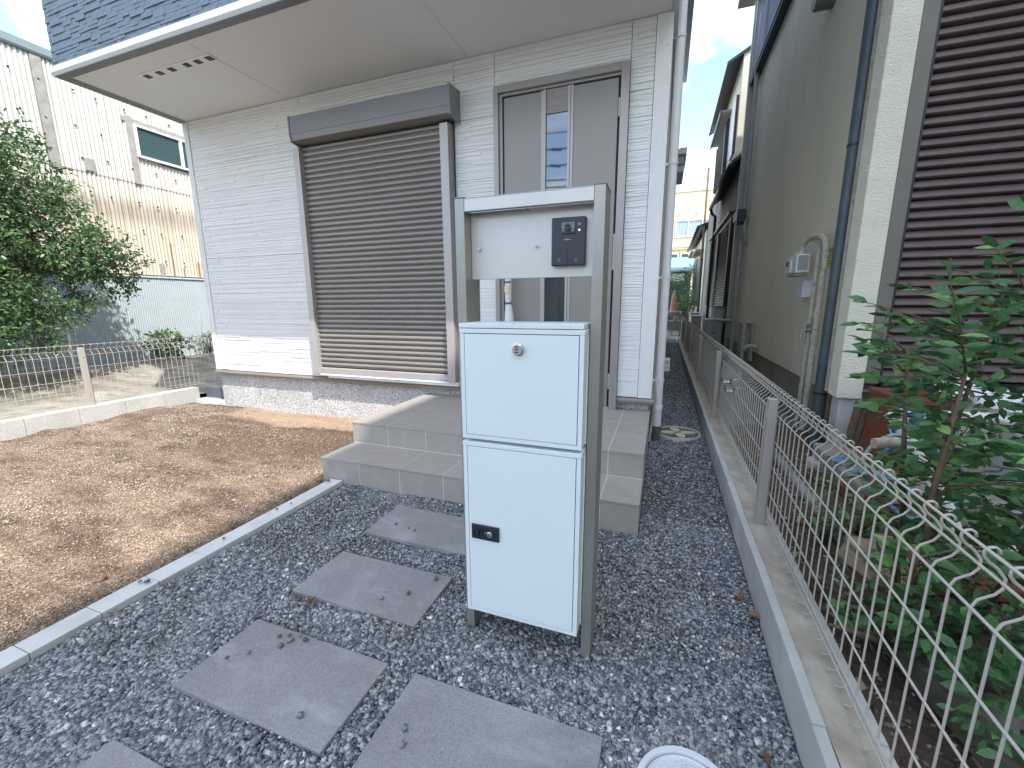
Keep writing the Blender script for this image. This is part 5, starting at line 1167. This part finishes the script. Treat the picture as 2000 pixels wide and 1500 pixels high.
cc = np.array([(1.02, 1.85, .95), (1.12, 1.85, 1.12), (.98, 1.75, .75), (.95, 1.70, .5), (1.08, 1.75, .55), (.97, 1.48, .38), (.84, 1.38, .28), (1.12, 1.6, .3), (1.1, 1.9, .8), (.87, 1.2, .22), (1.0, 1.1, .25)]); rad = np.array([.2, .2, .2, .18, .24, .18, .13, .24, .22, .12, .14])
ii = rng.integers(0, len(cc), nB); d = rng.normal(0, 1, (nB, 3)); d /= np.linalg.norm(d, axis=1)[:, None]
p = cc[ii]+d*(rad[ii]*(.8+.5*vnoise(d[:, 0]*3+5, d[:, 2]*3+ii, 1.3, 6))*rng.uniform(.2, 1.05, nB)**.5)[:, None]; p[:, 2] = np.maximum(p[:, 2], .06); p[:, 0] = np.maximum(p[:, 0], .62+.05*rng.random(nB))
dd2 = d+rng.normal(0, .5, (nB, 3)); dd2[:, 2] *= .4
leaf_cloud('leaf_mass', p, dd2, rng.uniform(.035, .062, nB), m_leaf, np.clip(rng.normal(.42, .18, nB), 0, 1), sb, aspect=.5, up=.2)
def ground_plant(name, label, c, n_, size, spread, h):
    t = thing(name, label, 'plant', c)
    mb = MB(); P_ = []; D_ = []
    for k in range(n_//5):
        a = random.uniform(0, 6.28); l_ = random.uniform(.3, 1)*spread; tip = Vector(c)+Vector((math.cos(a)*l_, math.sin(a)*l_, random.uniform(.3, 1)*h)); mb.tube([c, Vector(c).lerp(tip, .5)+Vector((0, 0, .02)), tip], [.003, .002, .001], 4)
        for _ in range(5): P_.append(tuple(Vector(c).lerp(tip, random.uniform(.5, 1.05)))); D_.append((random.gauss(0, 1), random.gauss(0, 1), random.gauss(0, .4)))
    mb.build('stem', m_twig, t, True)
    leaf_cloud('foliage', np.array(P_), np.array(D_), rng.uniform(.7, 1.2, len(P_))*size, m_leaf, np.clip(rng.normal(.55, .18, len(P_)), 0, 1), t, .5, 1.2)
ground_plant('ground_plant', 'low green plant pressing against the fence wires beside the sandy rock', (.80, 1.55, .03), 190, .055, .26, .30)
ground_plant('ground_plant', 'yellowish young plant near the grey ground pipe behind the fence', (.80, 2.25, .03), 70, .055, .14, .24)
ground_plant('ground_plant', 'small dark plant in front of the pvc pipes', (.95, 2.35, .03), 110, .045, .2, .26)
ground_plant('ground_plant', 'leafy seedling on the soil near the wooden planks', (.86, .98, .03), 40, .055, .12, .12)
ground_plant('ground_plant', 'low weeds around the foot of the round concrete lid', (.98, 3.1, .03), 80, .03, .22, .08)

# ================================================================== DRY LEAVES ON THE GRAVEL
def dry_leaf(x, y, z, s, rot_, label, v, lobes=3):
    mb = MB(); me = bpy.data.meshes.new('dry_leaf'); V_ = [(0, 0, 0)]; F_ = []
    K = 26; lobes = random.choice((2, 3, 5)); el = random.uniform(.4, .8)
    for k in range(K):
        a = 2*math.pi*k/K; rr_ = s*(.45+.55*abs(math.cos(a*lobes/2)))*random.uniform(.72, 1.1); V_.append((rr_*math.cos(a), rr_*math.sin(a)*el, s*(.18+.25*math.sin(a*2+lobes))+s*random.uniform(.0, .2)))
    for k in range(K): F_.append((0, k+1, (k+1) % K+1))
    me.from_pydata(V_, [], F_); me.materials.append(m_dryleaf); at = me.attributes.new('rnd', 'FLOAT', 'POINT'); at.data.foreach_set('value', [v]*(K+1))
    o = link('dry_leaf', me, None, loc=(x, y, z), rot=(random.uniform(-.3, .3), random.uniform(-.3, .3), rot_)); tag(o, label, 'leaf', 'dry leaves fallen on the gravel'); return o
for x, y, s, v, lab in ((-1.28, 1.112, .030, .75, 'light brown curled dry leaf on gravel between two pavers left of the mailbox'), (-.87, 1.06, .015, .1, 'tiny dark red leaf at the corner of the middle paver'),
        (.035, 3.35, .030, .7, 'orange-brown leaf beside the foot of the steps and downpipe'), (.07, 3.1, .024, .6, 'brown leaf on gravel just below the downpipe foot'), (.17, 3.25, .028, .45, 'reddish leaf in the passage right of the downpipe'),
        (.095, 2.55, .026, .8, 'orange leaf on gravel beside the upper step'), (.04, 2.62, .022, .35, 'dark twiggy leaf beside the steps'), (.0, 2.12, .018, .4, 'brown leaf at the corner of the lower step'),
        (.30, 1.42, .020, .8, 'small tan leaf on gravel right of the mailbox'), (.36, 1.72, .030, .55, 'brown leaf lying along the kerb wall'), (.395, 1.62, .035, .7, 'long tan leaf against the kerb wall'),
        (.325, 1.045, .026, .15, 'dark red leaf on gravel near the white cover'), (.315, 1.0, .030, .5, 'brown twig-like leaf near the white cover'), (-1.97, .80, .016, .2, 'dark red leaf against the pale edging'), (-.47, 1.28, .022, .6, 'dry leaf behind the left post under the mailbox'), (.13, 1.01, .014, .05, 'tiny dark red leaf at the rim of the white cover')):
    dry_leaf(x, y, .008, s, random.uniform(0, 6), lab, v)

# ================================================================== BEHIND THE CAMERA: what shades and mirrors
bh = thing('shade_house', 'added beige three-storey house, unseen at right behind the camera, shading the lot', 'house', (8, -3, 0))  # unseen house added to keep sun off the gravel and mailbox stand
box('wall', m_stuccoL, 4.9, 12, -13, -1.1, -.1, 10.9, bh); box('shade_tower', m_stuccoL, 4.7, 8, -1.09, 2.6, -.1, 13.2, bh); MB().prism([(4.6, 10.9), (12.3, 10.9), (8.4, 12.4)], 'y', -13.4, -1.1).build('roof', m_navy, bh)  # taller tower added to block sun from the door side of the wall
for yy in (-8, -4.5, -1): 
    w_ = box('window', m_dark, 4.83, 4.899, yy, yy+1.5, 4.2, 5.4, bh); box('pane', mg2, 4.80, 4.829, yy+.06, yy+1.44, 4.26, 5.34, bh)
st2 = thing('street_house', 'grey low house across the street behind the camera', 'house', (-6, -16, 0))
box('wall', m_oldwall, -16, 2, -20, -15, -.1, 3.2, st2); MB().prism([(-20.5, 3.2), (-14.5, 3.2), (-17.5, 4.6)], 'x', -16.4, 2.4).build('roof', m_navy, st2)
for xx in (-12, -8.5, -5, -1.5): box('window', m_glass, xx, xx+1.6, -14.99, -14.95, 1.0, 2.2, st2)
for xx in (-9.0, 14.0):
    pl = thing('utility_pole', 'concrete utility pole by the street '+('at the left' if xx < 0 else 'at the right')+' behind the camera', 'utility pole', (xx, -8.5, 0)); MB().tube([(xx, -8.5, -.2), (xx, -8.5, 9.5)], [.17, .11], 12).build('shaft', m_block, pl); box('crossarm', m_dark, xx-.9, xx+.9, -8.56, -8.44, 8.6, 8.7, pl)
for k, z_ in enumerate((8.75, 8.4, 7.3, 6.75, 6.2, 5.7, 5.45)):
    hl = ('topmost', 'second highest', 'third highest', 'middle clamp-hung', 'third lowest', 'second lowest', 'lowest')[k]
    pts = [(-9+23*t, -8.5+.1*k, z_-.5*math.sin(math.pi*t)) for t in np.linspace(0, 1, 24)]
    mb = MB().tube(pts, .018 if k < 3 else .026, 5)
    if k in (3, 4):
        for q in range(4): mb.tube([pts[5+q*2], (pts[5+q*2][0]+.35, pts[5+q*2][1], pts[5+q*2][2]-.05)], .05, 6)
    o = mb.build('power_line', m_black, None); tag(o, hl+' black overhead line between the poles behind the camera', 'cable', 'overhead lines behind the camera')
